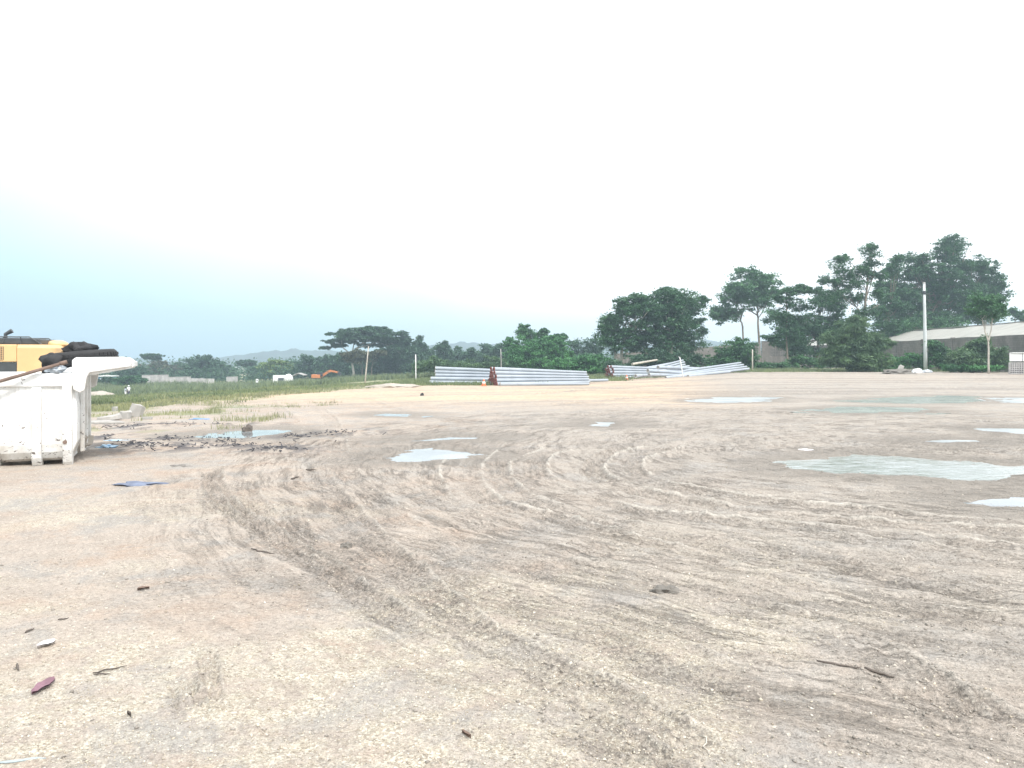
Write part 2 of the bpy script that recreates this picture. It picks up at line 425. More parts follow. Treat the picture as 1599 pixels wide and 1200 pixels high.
# broad relief of the lot
rel += (fbm(gx/2.2, gy/2.2, 11, 4)-.45)*.05*sst(dist, 90, 30)
rel += np.abs(fbm(gx/.55+gy/3, gy/.55, 13, 4)-.5)*.05*near
fine = sst(dist, 40, 12)
lumps = fbm(gx*9, gy*9, 17, 4, .6); pit = fbm(gx*28, gy*28, 19, 3, .6)
rough = sst(fbm(gx/2.8+3, gy/2.8, 23, 4), .36, .62)
# streaks the wheels drew: long, low ridges that follow a sweeping direction
wxn = (fbm(gx/3, gy/3, 29, 3)-.5)*1.6
rad_ = np.hypot(gx-8, gy-14); ang_ = np.arctan2(gy-14, gx-8)
st = fbm(ang_*2.6+wxn*.3, (rad_+wxn)*1.7, 37, 5, .62)
st2 = fbm(ang_*9+wxn*.3, (rad_+wxn*.8)*6.5, 39, 4, .6)
st3 = fbm(ang_*26, (rad_+wxn*.6)*17, 40, 3, .6)
rightm = sst(rad_+(fbm(gx/2, gy/2, 31, 3)-.5)*4, 14.2, 12.0)*sst(gx, -7, -4.5)
rightm = np.maximum(rightm, sst(gy, 20, 30)*.8)
rel += (st-.5)*.055*rightm*sst(dist, 70, 30)
rel += (st2-.5)*.046*rightm*sst(dist, 45, 20)
rel += (st3-.5)*.020*rightm*sst(dist, 14, 7)
wet += rightm*sst(st2, .45, .32)*.55+rightm*sst(st3, .42, .30)*.35
wet += rightm*sst(st, .48, .34)*.5
dry = np.zeros_like(gx)
for i, (pl, w, dp, wt) in enumerate(RUTW):
    xs = [p[0] for p in pl]; ys = [p[1] for p in pl]; mg = w*3.5
    m = (gx > min(xs)-mg) & (gx < max(xs)+mg) & (gy > min(ys)-mg) & (gy < max(ys)+mg)
    idx = np.nonzero(m)[0]
    if len(idx) == 0: continue
    wx = gx[idx]+(fbm(gx[idx]*2, gy[idx]*2, 41+i, 3)-.5)*.07; wy = gy[idx]+(fbm(gx[idx]*2+9, gy[idx]*2, 43+i, 3)-.5)*.07
    d, al, sg, tot = segdist(wx, wy, pl); s = d/w
    brk = .35+.9*sst(fbm(al*.9+i*7, al*0+i, 51, 3), .3, .62)      # a track is not even along its way
    endf = sst(al, 0, .4)*sst(tot-al, 0, .4)
    brk = brk*endf
    pr_i = i >= len(RUTW)-2
    dp = dp*.80*(1.0 if pr_i else (.45+.55*sst(dist[idx], 4, 12)))
    dw = (1.0 if 5 <= i <= 10 else .35)
    dry[idx] = np.maximum(dry[idx], dw*brk*np.exp(-((s-1.16)/.13)**2)*sst(lumps[idx], .3, .5)*(.6+.4*sg))
    prof = -dp*sst(s, 1.0, .8)*(.55+.6*np.cos(s*2*math.pi*1.55+1.2*lumps[idx]))
    ridge = dp*1.6*np.exp(-((s-1.16)/.15)**2)*(.35+1.1*lumps[idx])*(.55+.45*sg)
    lug = dp*.38*np.sign(np.sin((al+d*.9)*2*math.pi/.16))*sst(s, .95, .75)*sst(s, .08, .2)*sst(dist[idx], 16, 9)
    rel[idx] += (prof+ridge+lug)*brk
    wet[idx] += (1.5 if pr_i else 1.15 if i < 2 else .6)*wt*brk*(.30*sst(s, 1.4, .9)+.7*np.exp(-((s-.95)/.16)**2)+.45*np.exp(-((s-.33)/.12)**2))*(.45+1.1*lumps[idx])
rel += (lumps-.5)*(.010+.028*np.clip(wet, 0, 1)+.012*rough)*fine
rel += (pit-.5)*.010*sst(dist, 14, 5)
fs = fbm(gx/13, gy/1.5+gx/26, 101, 5, .62); fm = sst(gy, 26, 38)*sst(gx, -2, 8)
wet += fm*sst(fs, .50, .36)*1.1
rel *= sst(out, 2, -3)
# puddle hollows
pm = np.zeros_like(gx)
for pl, k in PUDW:
    xs = [p[0] for p in pl]; ys = [p[1] for p in pl]; m = (gx > min(xs)-2) & (gx < max(xs)+2) & (gy > min(ys)-3) & (gy < max(ys)+3)
    idx = np.nonzero(m)[0]; x_, y_ = gx[idx], gy[idx]
    amp = .5*(max(ys)-min(ys))**.5
    s = sdf(x_+(fbm(x_*1.1, y_*.9, 61, 4)-.5)*amp*1.6+(fbm(x_*4, y_*3, 63, 3)-.5)*amp*.7, y_+(fbm(x_*1.1+7, y_*.9, 67, 4)-.5)*amp, pl)
    q = sst(s, 1.5, .12); hollow = sst(s, .10, -.22)
    rel[idx] = rel[idx]*(1-.85*q)+.012*q*(1-hollow)-.030*hollow+(lumps[idx]-.5)*.022*sst(s, .2, -.5)*0
    pm[idx] = np.maximum(pm[idx], q); wet[idx] = np.maximum(wet[idx], .75*q*(.5+.8*lumps[idx]))
ashm = np.zeros_like(gx)
for px_, py_, rx_, ry_, n_ in [(210,695,50,7,1),(235,698,36,7,1),(160,683,24,5,1),(272,685,34,5,1),(345,688,34,8,1),(290,699,40,6,1),(375,697,34,4,1),(190,667,60,3,1),(300,663,110,2,1),(462,683,34,3,1),(540,677,46,3.5,1),(440,703,44,5,1)]:
    x0_, y0_ = G(px_, py_); sx_ = rx_/F*y0_; sy_ = ry_/(py_-HZ)*y0_
    ashm = np.maximum(ashm, np.exp(-.55*(((gx-x0_)/sx_)**2+((gy-y0_)/sy_)**2))*sst(fbm(gx*4.5, gy*2.2, 97, 4, .65), .50, .56))
gz = gz+rel+ashm*.02*fine
gz = np.where(dist > 600, gz-(dist-600)*.002, gz)
# ground cover masks, with real borders
edge = out+(fbm(gx/2.5, gy/4, 71, 4)-.5)*5+(fbm(gx*1.2, gy*1.2, 73, 3)-.5)*1.5
grassm = sst(edge, -.3, 1.2)
weeds = sst(fbm(gx/1.6, gy/1.6, 79, 4), .47, .56)*sst(gx, -6.5, -9.5)*sst(gy, 14.5, 17)*sst(gy, 30, 25)
grassm = np.maximum(grassm, weeds*.85)
barepath = sst(np.abs(gy-105-2*np.sin(gx/9)-.2*gx), 12, 7)*sst(gx, -20, -32)*.6
bare2 = sst(fbm(gx/12, gy/12, 83, 4), .52, .64)*.6
grassm = grassm*(1-np.maximum(barepath, bare2))
sandm = sst(gy+gx*.25, 22, 34)*sst(gx-gy*.22, 6, -2)
sandm = np.maximum(sandm, sst(gy, 46, 58)*.30)*(.55+.45*sst(st, .40, .55))
gravelm = sst(fbm(gx/1.7, gy/1.7, 89, 4)+.22*sst(gy, 6, 2.5)-.10*sst(gx, -.5, 2.5), .46, .64)*sst(gy+gx*.6, 9.5, 4.5)
far = sst(out, 120, 260)
V = np.stack([gx, gy, gz], 1)
ii = np.arange(nr-1)[:, None]*na+np.arange(na-1)[None, :]
Q = np.stack([ii, ii+1, ii+1+na, ii+na], -1).reshape(-1, 4)
w_ = np.arange(nr-1)*na; wrap = np.stack([w_+na-1, w_, w_+na, w_+2*na-1], 1)
c0 = len(V); V = np.vstack([V, [[0, 0, 0]]])
k_ = np.arange(0, na-1); k_ = k_[::1]
cap = np.stack([np.full(na-1, c0), k_+1, k_, k_], 1)
Q = np.vstack([Q, wrap])
me = bpy.data.meshes.new('ground')
tri = np.stack([np.full(na, c0), (np.arange(na)+1) % na, np.arange(na)], 1)
me.vertices.add(len(V)); me.vertices.foreach_set('co', V.astype(np.float32).ravel())
lp = np.concatenate([Q[:, ::-1].ravel(), tri[:, ::-1].ravel()]).astype(np.int32)
me.loops.add(len(lp)); me.loops.foreach_set('vertex_index', lp)
ls = np.concatenate([np.arange(len(Q))*4, len(Q)*4+np.arange(len(tri))*3]).astype(np.int32)
me.polygons.add(len(ls)); me.polygons.foreach_set('loop_start', ls)
me.polygons.foreach_set('use_smooth', np.ones(len(ls), bool))
me.update(calc_edges=True)
at = me.color_attributes.new('soil', 'FLOAT_COLOR', 'POINT')
cd = np.zeros((len(V), 4), np.float32)
cd[:-1, 0] = grassm; cd[:-1, 1] = np.clip(wet, 0, 1); cd[:-1, 2] = sandm; cd[:-1, 3] = gravelm
at.data.foreach_set('color', cd.ravel())
at4 = me.attributes.new('dry', 'FLOAT', 'POINT'); at4.data.foreach_set('value', np.append(dry, 0).astype(np.float32))
at3 = me.attributes.new('ash', 'FLOAT', 'POINT'); at3.data.foreach_set('value', np.append(ashm, 0).astype(np.float32))
at2 = me.attributes.new('puddle_rim', 'FLOAT', 'POINT'); at2.data.foreach_set('value', np.append(pm, 0).astype(np.float32))

def ground_mat():
    m, t, p, o = newmat('ground_soil'); v = posco(t)
    a = t.nodes.new('ShaderNodeVertexColor'); a.layer_name = 'soil'
    sp = t.nodes.new('ShaderNodeSeparateColor'); t.links.new(a.outputs[0], sp.inputs[0])
    pr = t.nodes.new('ShaderNodeAttribute'); pr.attribute_name = 'puddle_rim'
    n_big = noise(t, v, .55, 5, .6); n_mid = noise(t, v, 3.5, 6, .65); n_fine = noise(t, v, 38, 5, .7); n_vf = noise(t, v, 130, 2, .6)
    mud = ramp(t, n_big, [(.32, (.385, .325, .275)), (.52, (.45, .39, .335)), (.72, (.49, .42, .355))])
    mud = mix(t, ramp(t, n_mid, [(.38, 0.0), (.66, .6)]), mud, (.345, .30, .255))
    red = ramp(t, noise(t, v, 1.3, 5, .65), [(.48, 0.0), (.68, .55)])
    mud = mix(t, red, mud, (.40, .29, .215))
    sandc = ramp(t, n_mid, [(.35, (.50, .37, .255)), (.65, (.60, .475, .35))])
    c = mix(t, sp.outputs[2], mud, sandc)
    sx_ = t.nodes.new('ShaderNodeSeparateXYZ'); t.links.new(v, sx_.inputs[0])
    gz_ = M(t, 'ADD', M(t, 'ADD', sx_.outputs[0], M(t, 'MULTIPLY', sx_.outputs[1], .12)), M(t, 'MULTIPLY', noise(t, v, .4, 4, .6), 5.0))
    gzf = M(t, 'MULTIPLY', ramp(t, M(t, 'MULTIPLY', gz_, .1), [(.18, 0.0), (.55, .75)]), M(t, 'SUBTRACT', 1.0, sp.outputs[2]), clamp=True)
    c = mix(t, gzf, c, (.385, .35, .308))
    # gravel: pale chips
    vo = t.nodes.new('ShaderNodeTexVoronoi'); vo.inputs['Scale'].default_value = 95; t.links.new(v, vo.inputs['Vector'])
    sepv = t.nodes.new('ShaderNodeSeparateColor'); t.links.new(vo.outputs['Color'], sepv.inputs[0])
    chips = ramp(t, sepv.outputs[0], [(0, (.34, .29, .23)), (.35, (.44, .39, .31)), (.7, (.53, .48, .39)), (1, (.66, .62, .54))])
    gm = M(t, 'MULTIPLY', a.outputs[1], ramp(t, noise(t, v, 5, 5, .7), [(.38, .0), (.58, 1.0)]))
    c = mix(t, gm, c, chips)
    gp = noise(t, v, 1.1, 6, .7, dist=.4)
    c = mix(t, M(t, 'MULTIPLY', ramp(t, gp, [(.50, 0.0), (.62, .8)]), M(t, 'SUBTRACT', 1.0, sp.outputs[2])), c, (.345, .325, .30))
    # sparse chips everywhere
    vo2 = t.nodes.new('ShaderNodeTexVoronoi'); vo2.inputs['Scale'].default_value = 34; t.links.new(v, vo2.inputs['Vector'])
    s2 = t.nodes.new('ShaderNodeSeparateColor'); t.links.new(vo2.outputs['Color'], s2.inputs[0])
    k = M(t, 'MULTIPLY', ramp(t, s2.outputs[1], [(.90, 0.0), (.92, 1.0)]), ramp(t, vo2.outputs['Distance'], [(.25, 1.0), (.32, 0.0)]))
    c = mix(t, k, c, (.62, .56, .47))
    # damp mud in the tracks
    # fine furrows that follow the sweep of the wheels
    px_ = t.nodes.new('ShaderNodeSeparateXYZ'); t.links.new(v, px_.inputs[0])
    wv = noise(t, v, .3, 3, .45); wv = M(t, 'MULTIPLY', M(t, 'SUBTRACT', wv, .5), 1.3)
    dx = M(t, 'SUBTRACT', px_.outputs[0], 8.0); dy = M(t, 'SUBTRACT', px_.outputs[1], 14.0)
    rad = M(t, 'ADD', M(t, 'SQRT', M(t, 'ADD', M(t, 'MULTIPLY', dx, dx), M(t, 'MULTIPLY', dy, dy))), wv); ang = M(t, 'ARCTAN2', dy, dx)
    cm = t.nodes.new('ShaderNodeCombineXYZ'); t.links.new(M(t, 'MULTIPLY', rad, 1.0), cm.inputs[0]); t.links.new(M(t, 'MULTIPLY', ang, 1.1), cm.inputs[1])
    f1 = noise(t, cm.outputs[0], 7, 6, .75); f2 = noise(t, cm.outputs[0], 26, 4, .7)
    zone = M(t, 'MULTIPLY', ramp(t, rad, [(0, 1.0), (1, 1.0)]), ramp(t, M(t, 'MULTIPLY', rad, .05), [(.60, 1.0), (.70, .06)]))
    patch = M(t, 'MULTIPLY', ramp(t, noise(t, v, .9, 4, .6), [(.36, .25), (.6, 1.0)]), zone)
    fur = M(t, 'MULTIPLY', ramp(t, f1, [(.36, 1.0), (.47, 0.0)]), patch)
    fur2 = M(t, 'MULTIPLY', ramp(t, f2, [(.34, 1.0), (.46, 0.0)]), patch)
    c = mix(t, M(t, 'MULTIPLY', ramp(t, f1, [(.52, 0.0), (.70, .6)]), patch), c, (.50, .455, .40))
    c = mix(t, M(t, 'MULTIPLY', fur, .75), c, (.25, .215, .18))
    c = mix(t, M(t, 'MULTIPLY', fur2, .6), c, (.20, .18, .16))
    wetv = M(t, 'MULTIPLY', sp.outputs[1], M(t, 'MULTIPLY', ramp(t, n_fine, [(.42, 1.0), (.58, .35)]), ramp(t, n_mid, [(.35, .5), (.6, 1.0)])), clamp=True)
    c = mix(t, wetv, c, (.185, .162, .138))
    c = mix(t, M(t, 'MULTIPLY', pr.outputs['Fac'], .75), c, (.25, .225, .195))
    dr = t.nodes.new('ShaderNodeAttribute'); dr.attribute_name = 'dry'
    c = mix(t, M(t, 'MULTIPLY', dr.outputs['Fac'], .8), c, (.56, .52, .46))
    ash = t.nodes.new('ShaderNodeAttribute'); ash.attribute_name = 'ash'
    c = mix(t, M(t, 'MULTIPLY', ash.outputs['Fac'], .9), c, (.075, .075, .085))
    # grain
    c = mix(t, 1.0, c, ramp(t, n_fine, [(.28, .62), (.5, 1.0), (.72, 1.18)]), 'MULTIPLY')
    c = mix(t, 1.0, c, ramp(t, n_vf, [(.3, .74), (.7, 1.20)]), 'MULTIPLY')
    # thin grass and litter layer
    gcol = ramp(t, noise(t, v, .35, 7, .7), [(.3, (.15, .20, .10)), (.5, (.22, .245, .135)), (.68, (.34, .315, .21))])
    gf = M(t, 'MULTIPLY', sp.outputs[0], ramp(t, noise(t, v, 1.6, 6, .7), [(.30, .2), (.55, 1.0)]))
    c = mix(t, gf, c, gcol)
    t.links.new(c, p.inputs['Base Color'])
    rg = M(t, 'SUBTRACT', .93, M(t, 'MULTIPLY', wetv, .35)); t.links.new(rg, p.inputs['Roughness'])
    p.inputs['Specular IOR Level'].default_value = .25
    hgt = M(t, 'ADD', M(t, 'MULTIPLY', n_fine, .6), M(t, 'MULTIPLY', n_vf, .25))
    hgt = M(t, 'ADD', hgt, M(t, 'MULTIPLY', n_mid, .8))
    hgt = M(t, 'SUBTRACT', hgt, M(t, 'ADD', M(t, 'MULTIPLY', fur, 1.0), M(t, 'MULTIPLY', fur2, .6)))
    bump(t, p, hgt, .85, .035); return m
me.materials.append(ground_mat())
go = bpy.data.objects.new('ground', me); COL.objects.link(go); tag(go, kind='structure')
def gz_at(x, y):
    """height of the finished sheet at a point"""
    r = math.hypot(x, y); a_ = math.atan2(x, y)
    i = min(max(int(np.searchsorted(rr, r)), 1), nr-1)-1; j = min(max(int(np.searchsorted(az, a_)), 1), na-1)-1
    tr = (r-rr[i])/(rr[i+1]-rr[i]); ta = (a_-az[j])/(az[j+1]-az[j])
    g = lambda p, q: V[p*na+q, 2]
    return float((g(i, j)*(1-ta)+g(i, j+1)*ta)*(1-tr)+(g(i+1, j)*(1-ta)+g(i+1, j+1)*ta)*tr)

# ------------------------------------------------------------ puddles
def water_mat(name, c, rough, bs, bd, painted_ripple=0):
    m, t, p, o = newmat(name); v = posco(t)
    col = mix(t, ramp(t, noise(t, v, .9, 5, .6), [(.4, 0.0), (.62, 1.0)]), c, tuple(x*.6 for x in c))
    if painted_ripple:  # pale ripple sheen painted into the base colour, broken by green grey streaks
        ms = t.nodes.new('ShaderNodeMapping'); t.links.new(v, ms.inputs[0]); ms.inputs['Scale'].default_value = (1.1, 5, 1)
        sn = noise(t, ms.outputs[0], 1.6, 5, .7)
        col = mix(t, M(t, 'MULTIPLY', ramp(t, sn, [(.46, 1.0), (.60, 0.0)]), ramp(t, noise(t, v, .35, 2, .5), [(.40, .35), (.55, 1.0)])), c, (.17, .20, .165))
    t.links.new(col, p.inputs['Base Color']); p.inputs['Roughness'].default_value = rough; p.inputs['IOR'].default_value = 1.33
    mp = t.nodes.new('ShaderNodeMapping'); t.links.new(v, mp.inputs[0]); mp.inputs['Scale'].default_value = (.6, 1.6, 1)
    bump(t, p, noise(t, mp.outputs[0], bs, 3, .6), .35, bd); return m
WM = {'clear': water_mat('puddle_water', (.29, .32, .335), .03, 2.0, .004), 'murky': water_mat('murky_water_painted_sheen', (.42, .46, .46), .10, 9.0, .05, 5.0),
      'green': water_mat('green_water', (.24, .28, .24), .22, 7.0, .06), 'pale': water_mat('pale_puddle_water', (.38, .42, .43), .30, 7.0, .05)}
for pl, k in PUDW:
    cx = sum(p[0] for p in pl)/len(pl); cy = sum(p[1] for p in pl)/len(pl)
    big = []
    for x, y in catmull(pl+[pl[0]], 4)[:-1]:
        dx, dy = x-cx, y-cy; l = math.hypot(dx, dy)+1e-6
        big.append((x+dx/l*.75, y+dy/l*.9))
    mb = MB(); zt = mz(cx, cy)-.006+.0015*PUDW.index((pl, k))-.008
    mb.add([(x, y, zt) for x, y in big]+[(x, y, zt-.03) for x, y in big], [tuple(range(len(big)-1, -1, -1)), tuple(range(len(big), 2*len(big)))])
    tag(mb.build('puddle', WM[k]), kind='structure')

# ------------------------------------------------------------ hills far off
def hills(name, d, prof, seed, thick, rz):
    a_ = np.linspace(R(-60), R(60), 700); px = 800+F*np.tan(np.clip(a_, R(-50), R(50)))
    h = (HZ-np.interp(px, [p[0] for p in prof], [p[1] for p in prof]))/F*d
    jag = (fbm(a_*90, a_*0, seed, 5, .6)-.5)*rz
    rows = []
    for tt in np.linspace(0, 1, 14):
        prog = math.sin(tt*math.pi/2)
        r_ = d/np.cos(np.clip(a_, R(-50), R(50)))*(1-.0)+(tt-1)*thick*-1*-1
        z = -8+(h+8+jag)*prog+(fbm(a_*60+tt*3, a_*0+tt*6, seed+3, 4)-.5)*rz*1.3*prog*(1-prog)*3
        rows.append(np.stack([r_*np.sin(a_), r_*np.cos(a_), z], 1))
    Vv = np.concatenate(rows); n = len(a_); i0 = np.arange(13)[:, None]*n+np.arange(n-1)[None, :]
    Fq = np.stack([i0, i0+1, i0+1+n, i0+n], -1).reshape(-1, 4)
    o = npmesh(name, Vv, Fq, hillmat, smooth=True); tag(o, kind='structure')
hillmat = plain('wooded_hillside', (.05, .08, .055), .95, .5, .02, bmp=0)
hills('hills', 1080, [(-400, 556), (150, 558), (260, 561), (330, 556), (400, 549), (440, 545), (462, 543), (500, 546), (560, 548), (620, 543), (680, 536), (720, 533), (780, 537), (870, 540), (890, 531), (930, 540), (1050, 536), (1090, 529), (1130, 532), (1250, 530), (1599, 520), (1900, 518)], 3, 220, 7)
# ------------------------------------------------------------ foliage
def leaf_mesh(C_, n_up, size, aspect, rg, droop=0.0):
    """one small folded leaf face per centre"""
    n = len(C_)
    nrm = rg.normal(size=(n, 3)); nrm[:, 2] = np.abs(nrm[:, 2])+n_up; nrm /= np.linalg.norm(nrm, axis=1)[:, None]
    t = rg.normal(size=(n, 3)); t[:, 2] -= droop; t -= (t*nrm).sum(1)[:, None]*nrm; t /= np.linalg.norm(t, axis=1)[:, None]
    b = np.cross(nrm, t); s = size*(.55+.9*rg.random(n))[:, None]
    Vv = np.stack([C_-t*s*.5, C_+b*s*aspect*.5+nrm*s*.08, C_+t*s*.5, C_-b*s*aspect*.5+nrm*s*.08], 1).reshape(-1, 3)
    return Vv, np.arange(n*4).reshape(n, 4)
def puffs(lobes, d, rg, pr, flat=.62, per=52, fill=1.3):
    pts = []; cen = []
    for lb in lobes:
        px, py, rx, ry = lb[:4]; dj = lb[4] if len(lb) > 4 else rg.normal()*.12*rx*d/F
        c = np.array(P(px, py, d+dj)); r = np.array([rx*d/F, rx*.8*d/F, ry*d/F])*np.array([1.12, 1.1, 1.35 if flat > .5 else 1.0])
        q = min(pr, r[2]*.75, r[0]*.6); n = max(3, int(r[0]*r[2]*3.14/(q*q*1.6)*fill*2.1))
        for _ in range(n):
            u = rg.normal(size=3); u /= np.linalg.norm(u); rad = rg.random()**.38
            pc = c+u*rad*np.maximum(r-q*.7, r*.25)+rg.normal(size=3)*q*np.array([.45, .45, .4]); cen.append((pc, q, c))
            k = int(per*(.6+.8*rg.random())); v = rg.normal(size=(k, 3)); v /= np.linalg.norm(v, axis=1)[:, None]
            v[:, 2] = np.where(rg.random(k) < .7, np.abs(v[:, 2]), v[:, 2])
            rr_ = rg.random(k)**.4*(1+.25*rg.normal(size=k)); qq = q*(.6+.7*rg.random())
            pts.append(pc+v*rr_[:, None]*qq*np.array([1, 1, flat]))
    return np.concatenate(pts), cen
seedc = [100]
def tree(name, label, cat, d, lobes, mat, trunks=(), base=None, pr=None, size=None, aspect=.5, per=52, flat=.62, fill=1.3, group=None, bark='bark', limbs=True, nup=.5, droop=0):
    """base: photo px of the foot; trunks: ([(px,py)...], foot radius m)"""
    seedc[0] += 1; rg = np.random.default_rng(seedc[0])
    bx_ = base if base is not None else sum(l[0] for l in lobes)/len(lobes)
    x0, y0 = X(bx_, d), d; z0 = mz(x0, y0); o = empty(name, (x0, y0, z0-.05)); tag(o, label, cat, group)
    pts, cen = puffs(lobes, d, rg, pr or d*.0070, flat, per, fill)
    pts[:, 2] = np.maximum(pts[:, 2], z0+.1)
    Vv, Fq = leaf_mesh(pts-np.array([x0, y0, z0-.05]), nup, size or d*.0030, aspect, rg, droop)
    npmesh('crown' if trunks else 'foliage', Vv, Fq, MT[mat], o)
    tb = MB(); org = Vector((x0, y0, z0-.05))
    tops = []
    for pth, r in trunks:
        w = [P(q[0], q[1], d+(q[2] if len(q) > 2 else 0))-org for q in pth]; w[0].z = min(w[0].z, -.1) if len(pth[0]) < 4 else w[0].z
        n = len(w); w2 = []; rad = []
        for i in range(n-1):
            for k in range(4):
                t = k/4; jit = Vector((rg.normal(), rg.normal(), 0))*r*.18
                w2.append(w[i].lerp(w[i+1], t)+(jit if i+k else Vector((0, 0, 0)))); rad.append(r*(1.25-.25*min(1, (i*4+k)/2))*(1-.55*(i+t)/(n-1)))
        w2.append(w[-1]); rad.append(r*.42); tb.tube(w2, rad, 8); tops.append((w[-1], r*.42, w2, rad))
    if trunks:
        if limbs:
            for pc, q, c in cen:
                if rg.random() > .13: continue
                e_ = Vector(pc)-org; bst = min(tops, key=lambda t: (t[0]-e_).length)
                kk = int(len(bst[2])*(.55+.44*rg.random())); kk = min(kk, len(bst[2])-1); a0 = bst[2][kk]
                mid = a0.lerp(e_, .5)+Vector((0, 0, (e_.z-a0.z)*-.12+abs(e_.x-a0.x)*.06)); r0 = bst[3][kk]*.5
                tb.tube([a0, a0.lerp(mid, .5), mid, mid.lerp(e_, .55)+Vector((0, 0, .1)), e_], [r0, r0*.8, r0*.62, r0*.45, r0*.25], 5)
        tb.build('trunk', MT[bark], o, smooth=True)
    else:
        for _ in range(5):
            c_ = cen[rg.integers(len(cen))][0]; e_ = Vector(c_)-org
            tb.tube([(rg.normal()*.2, rg.normal()*.2, -.1), e_*.5+Vector((0, 0, .1)), e_], [.05, .035, .015], 5)
        tb.build('stem', MT[bark], o)
    return o

# big trees on the right
tree('tree', 'broad dark tree with pale twin trunks behind the right red ended stack', 'tree', 100,
     [(955,505,24,16),(985,480,30,14),(1005,500,42,30),(1050,470,34,18),(1040,500,38,30),(975,535,38,20),(1030,540,40,24),(950,530,22,16),(1000,470,22,10),(1065,512,24,18)],
     'leaf_dark', [([(960,575),(961,545),(966,515)], .16), ([(973,573),(972,540),(985,510)], .24), ([(1052,570),(1048,530),(1046,500)], .3)], base=973, bark='barkpale', per=62, fill=1.5)
tree('tree', 'dark tree with a drooping right branch, beside the broad tree with pale trunks', 'tree', 104,
     [(1085,478,22,14),(1098,468,12,7),(1070,490,20,18),(1092,505,14,10),(1076,535,28,14),(1098,519,9,6),(1060,555,26,18),(1045,460,18,9),(1040,454,8,6)],
     'leaf_dark', [([(1062,572),(1058,540),(1050,515),(1075,490)], .22)], base=1062, per=58)
tree('tree', 'tall tree with two slender bare stems and a high layered crown', 'tree', 128,
     [(1167,430,26,11),(1165,452,38,14),(1178,470,30,12),(1150,468,30,9),(1135,490,26,14),(1118,488,16,9),(1125,500,14,8),(1195,468,16,14),(1200,436,12,8),(1210,460,10,6),(1188,445,26,14),(1145,455,16,8)],
     'leaf_mid', [([(1163,560),(1160,510),(1157,500),(1163,478)], .17), ([(1188,560),(1185,520),(1184,490),(1182,470)], .22), ([(1184,493,0,1),(1172,486),(1166,478)], .12)], base=1187, bark='bark', per=58, fill=1.45)
tree('tree', 'thin straight tree with flat tiers of leaves in front of the block wall', 'tree', 98,
     [(1235,456,26,7),(1255,450,12,6),(1222,468,18,6),(1245,480,24,9),(1212,495,16,7),(1240,502,24,10),(1230,520,24,10),(1212,530,18,6),(1250,530,22,8),(1262,455,10,4)],
     'leaf_dark', [([(1230,576),(1229,540),(1229,500),(1228,450)], .14)], base=1230, per=50, flat=.6, fill=1.4, pr=.75, limbs=False)
tree('tree', 'bushy tree between the thin tiered tree and the tall loose open tree', 'tree', 108,
     [(1262,505,32,16),(1285,475,26,14),(1300,470,20,16),(1262,520,30,10),(1245,545,22,14),(1215,500,20,12),(1225,540,20,12),(1305,500,20,18),(1290,520,24,14),(1278,455,10,6),(1240,520,26,16),(1258,548,26,16),(1300,525,20,12),(1232,500,16,10)],
     'leaf_dark', [([(1275,575),(1278,540),(1283,500)], .22)], base=1275, per=60)
tree('tree', 'tall loose open tree with pale branches showing, topped by a narrow tuft', 'tree', 95,
     [(1358,398,18,10),(1362,415,16,9),(1345,425,22,8),(1310,415,20,10),(1322,430,22,9),(1300,440,24,7),(1335,445,26,9),(1365,432,12,7),(1310,460,22,9),(1340,468,20,7),(1372,460,8,8),(1295,470,18,12),(1350,490,22,7),(1315,405,12,5),(1362,388,7,5),(1376,432,8,5)],
     'leaf_dark', [([(1346,545),(1347,510),(1351,480),(1356,430),(1360,400)], .2), ([(1350,490,0,1),(1362,482),(1374,476)], .09), ([(1349,500,0,1),(1342,485),(1330,470)], .11), ([(1355,445,0,1),(1362,437),(1368,430)], .07)], base=1346, bark='bark', per=48, fill=1.5, pr=.95, flat=.8, size=.26)
tree('tree', 'largest dark tree, rising behind the long shed roof', 'tree', 124,
     [(1490,385,28,12),(1480,400,26,12),(1435,408,28,10),(1425,430,34,14),(1475,430,44,20),(1515,415,30,14),(1540,430,24,18),(1545,460,28,22),(1500,465,44,24),(1450,465,44,24),(1410,470,34,22),(1395,455,24,16),(1410,500,40,16),(1460,500,50,18),(1530,495,38,14),(1400,525,30,14),(1558,448,14,12),(1380,448,14,7),(1392,430,10,8)],
     'leaf_dark', [([(1470,570),(1470,520),(1468,480),(1472,440)], .45), ([(1468,495,0,1),(1500,470),(1520,450)], .25)], base=1470, per=60, fill=1.5)
tree('tree', 'low rounded bright green tree just above the shed roof left of the utility pole', 'tree', 112,
     [(1440,510,40,12),(1470,512,34,12),(1410,520,26,12),(1490,520,22,7)], 'leaf_mid', [([(1440,560),(1440,530),(1442,512)], .15)], base=1440, per=60)
tree('tree', 'dark leafy tree between the tall loose open tree and the largest tree', 'tree', 112,
     [(1378,490,20,14),(1385,515,24,16),(1375,540,24,14),(1398,480,20,14),(1395,420,12,12),(1402,405,10,8),(1390,545,18,10),(1382,468,12,8)], 'leaf_dark', [([(1384,570),(1386,520),(1392,470)], .2)], base=1384, per=58)
tree('tree', 'small round topped tree with a V shaped trunk in front of the shed roof', 'tree', 67,
     [(1540,478,28,12),(1525,470,16,8),(1555,475,16,12),(1542,492,26,9),(1518,484,12,7),(1560,488,12,9)],
     'leaf_mid', [([(1545,560),(1544,533),(1538,515),(1534,498)], .08), ([(1544,533,0,1),(1548,515),(1550,498)], .07)], base=1545, bark='barkpale', per=54, fill=1.35)
tree('tree', 'dark treetop poking over the shed ridge at the right edge', 'tree', 140,
     [(1590,492,10,6),(1600,498,10,7),(1582,487,5,3)], 'leaf_dark', [([(1595,560),(1595,520),(1593,495)], .2)], base=1595)
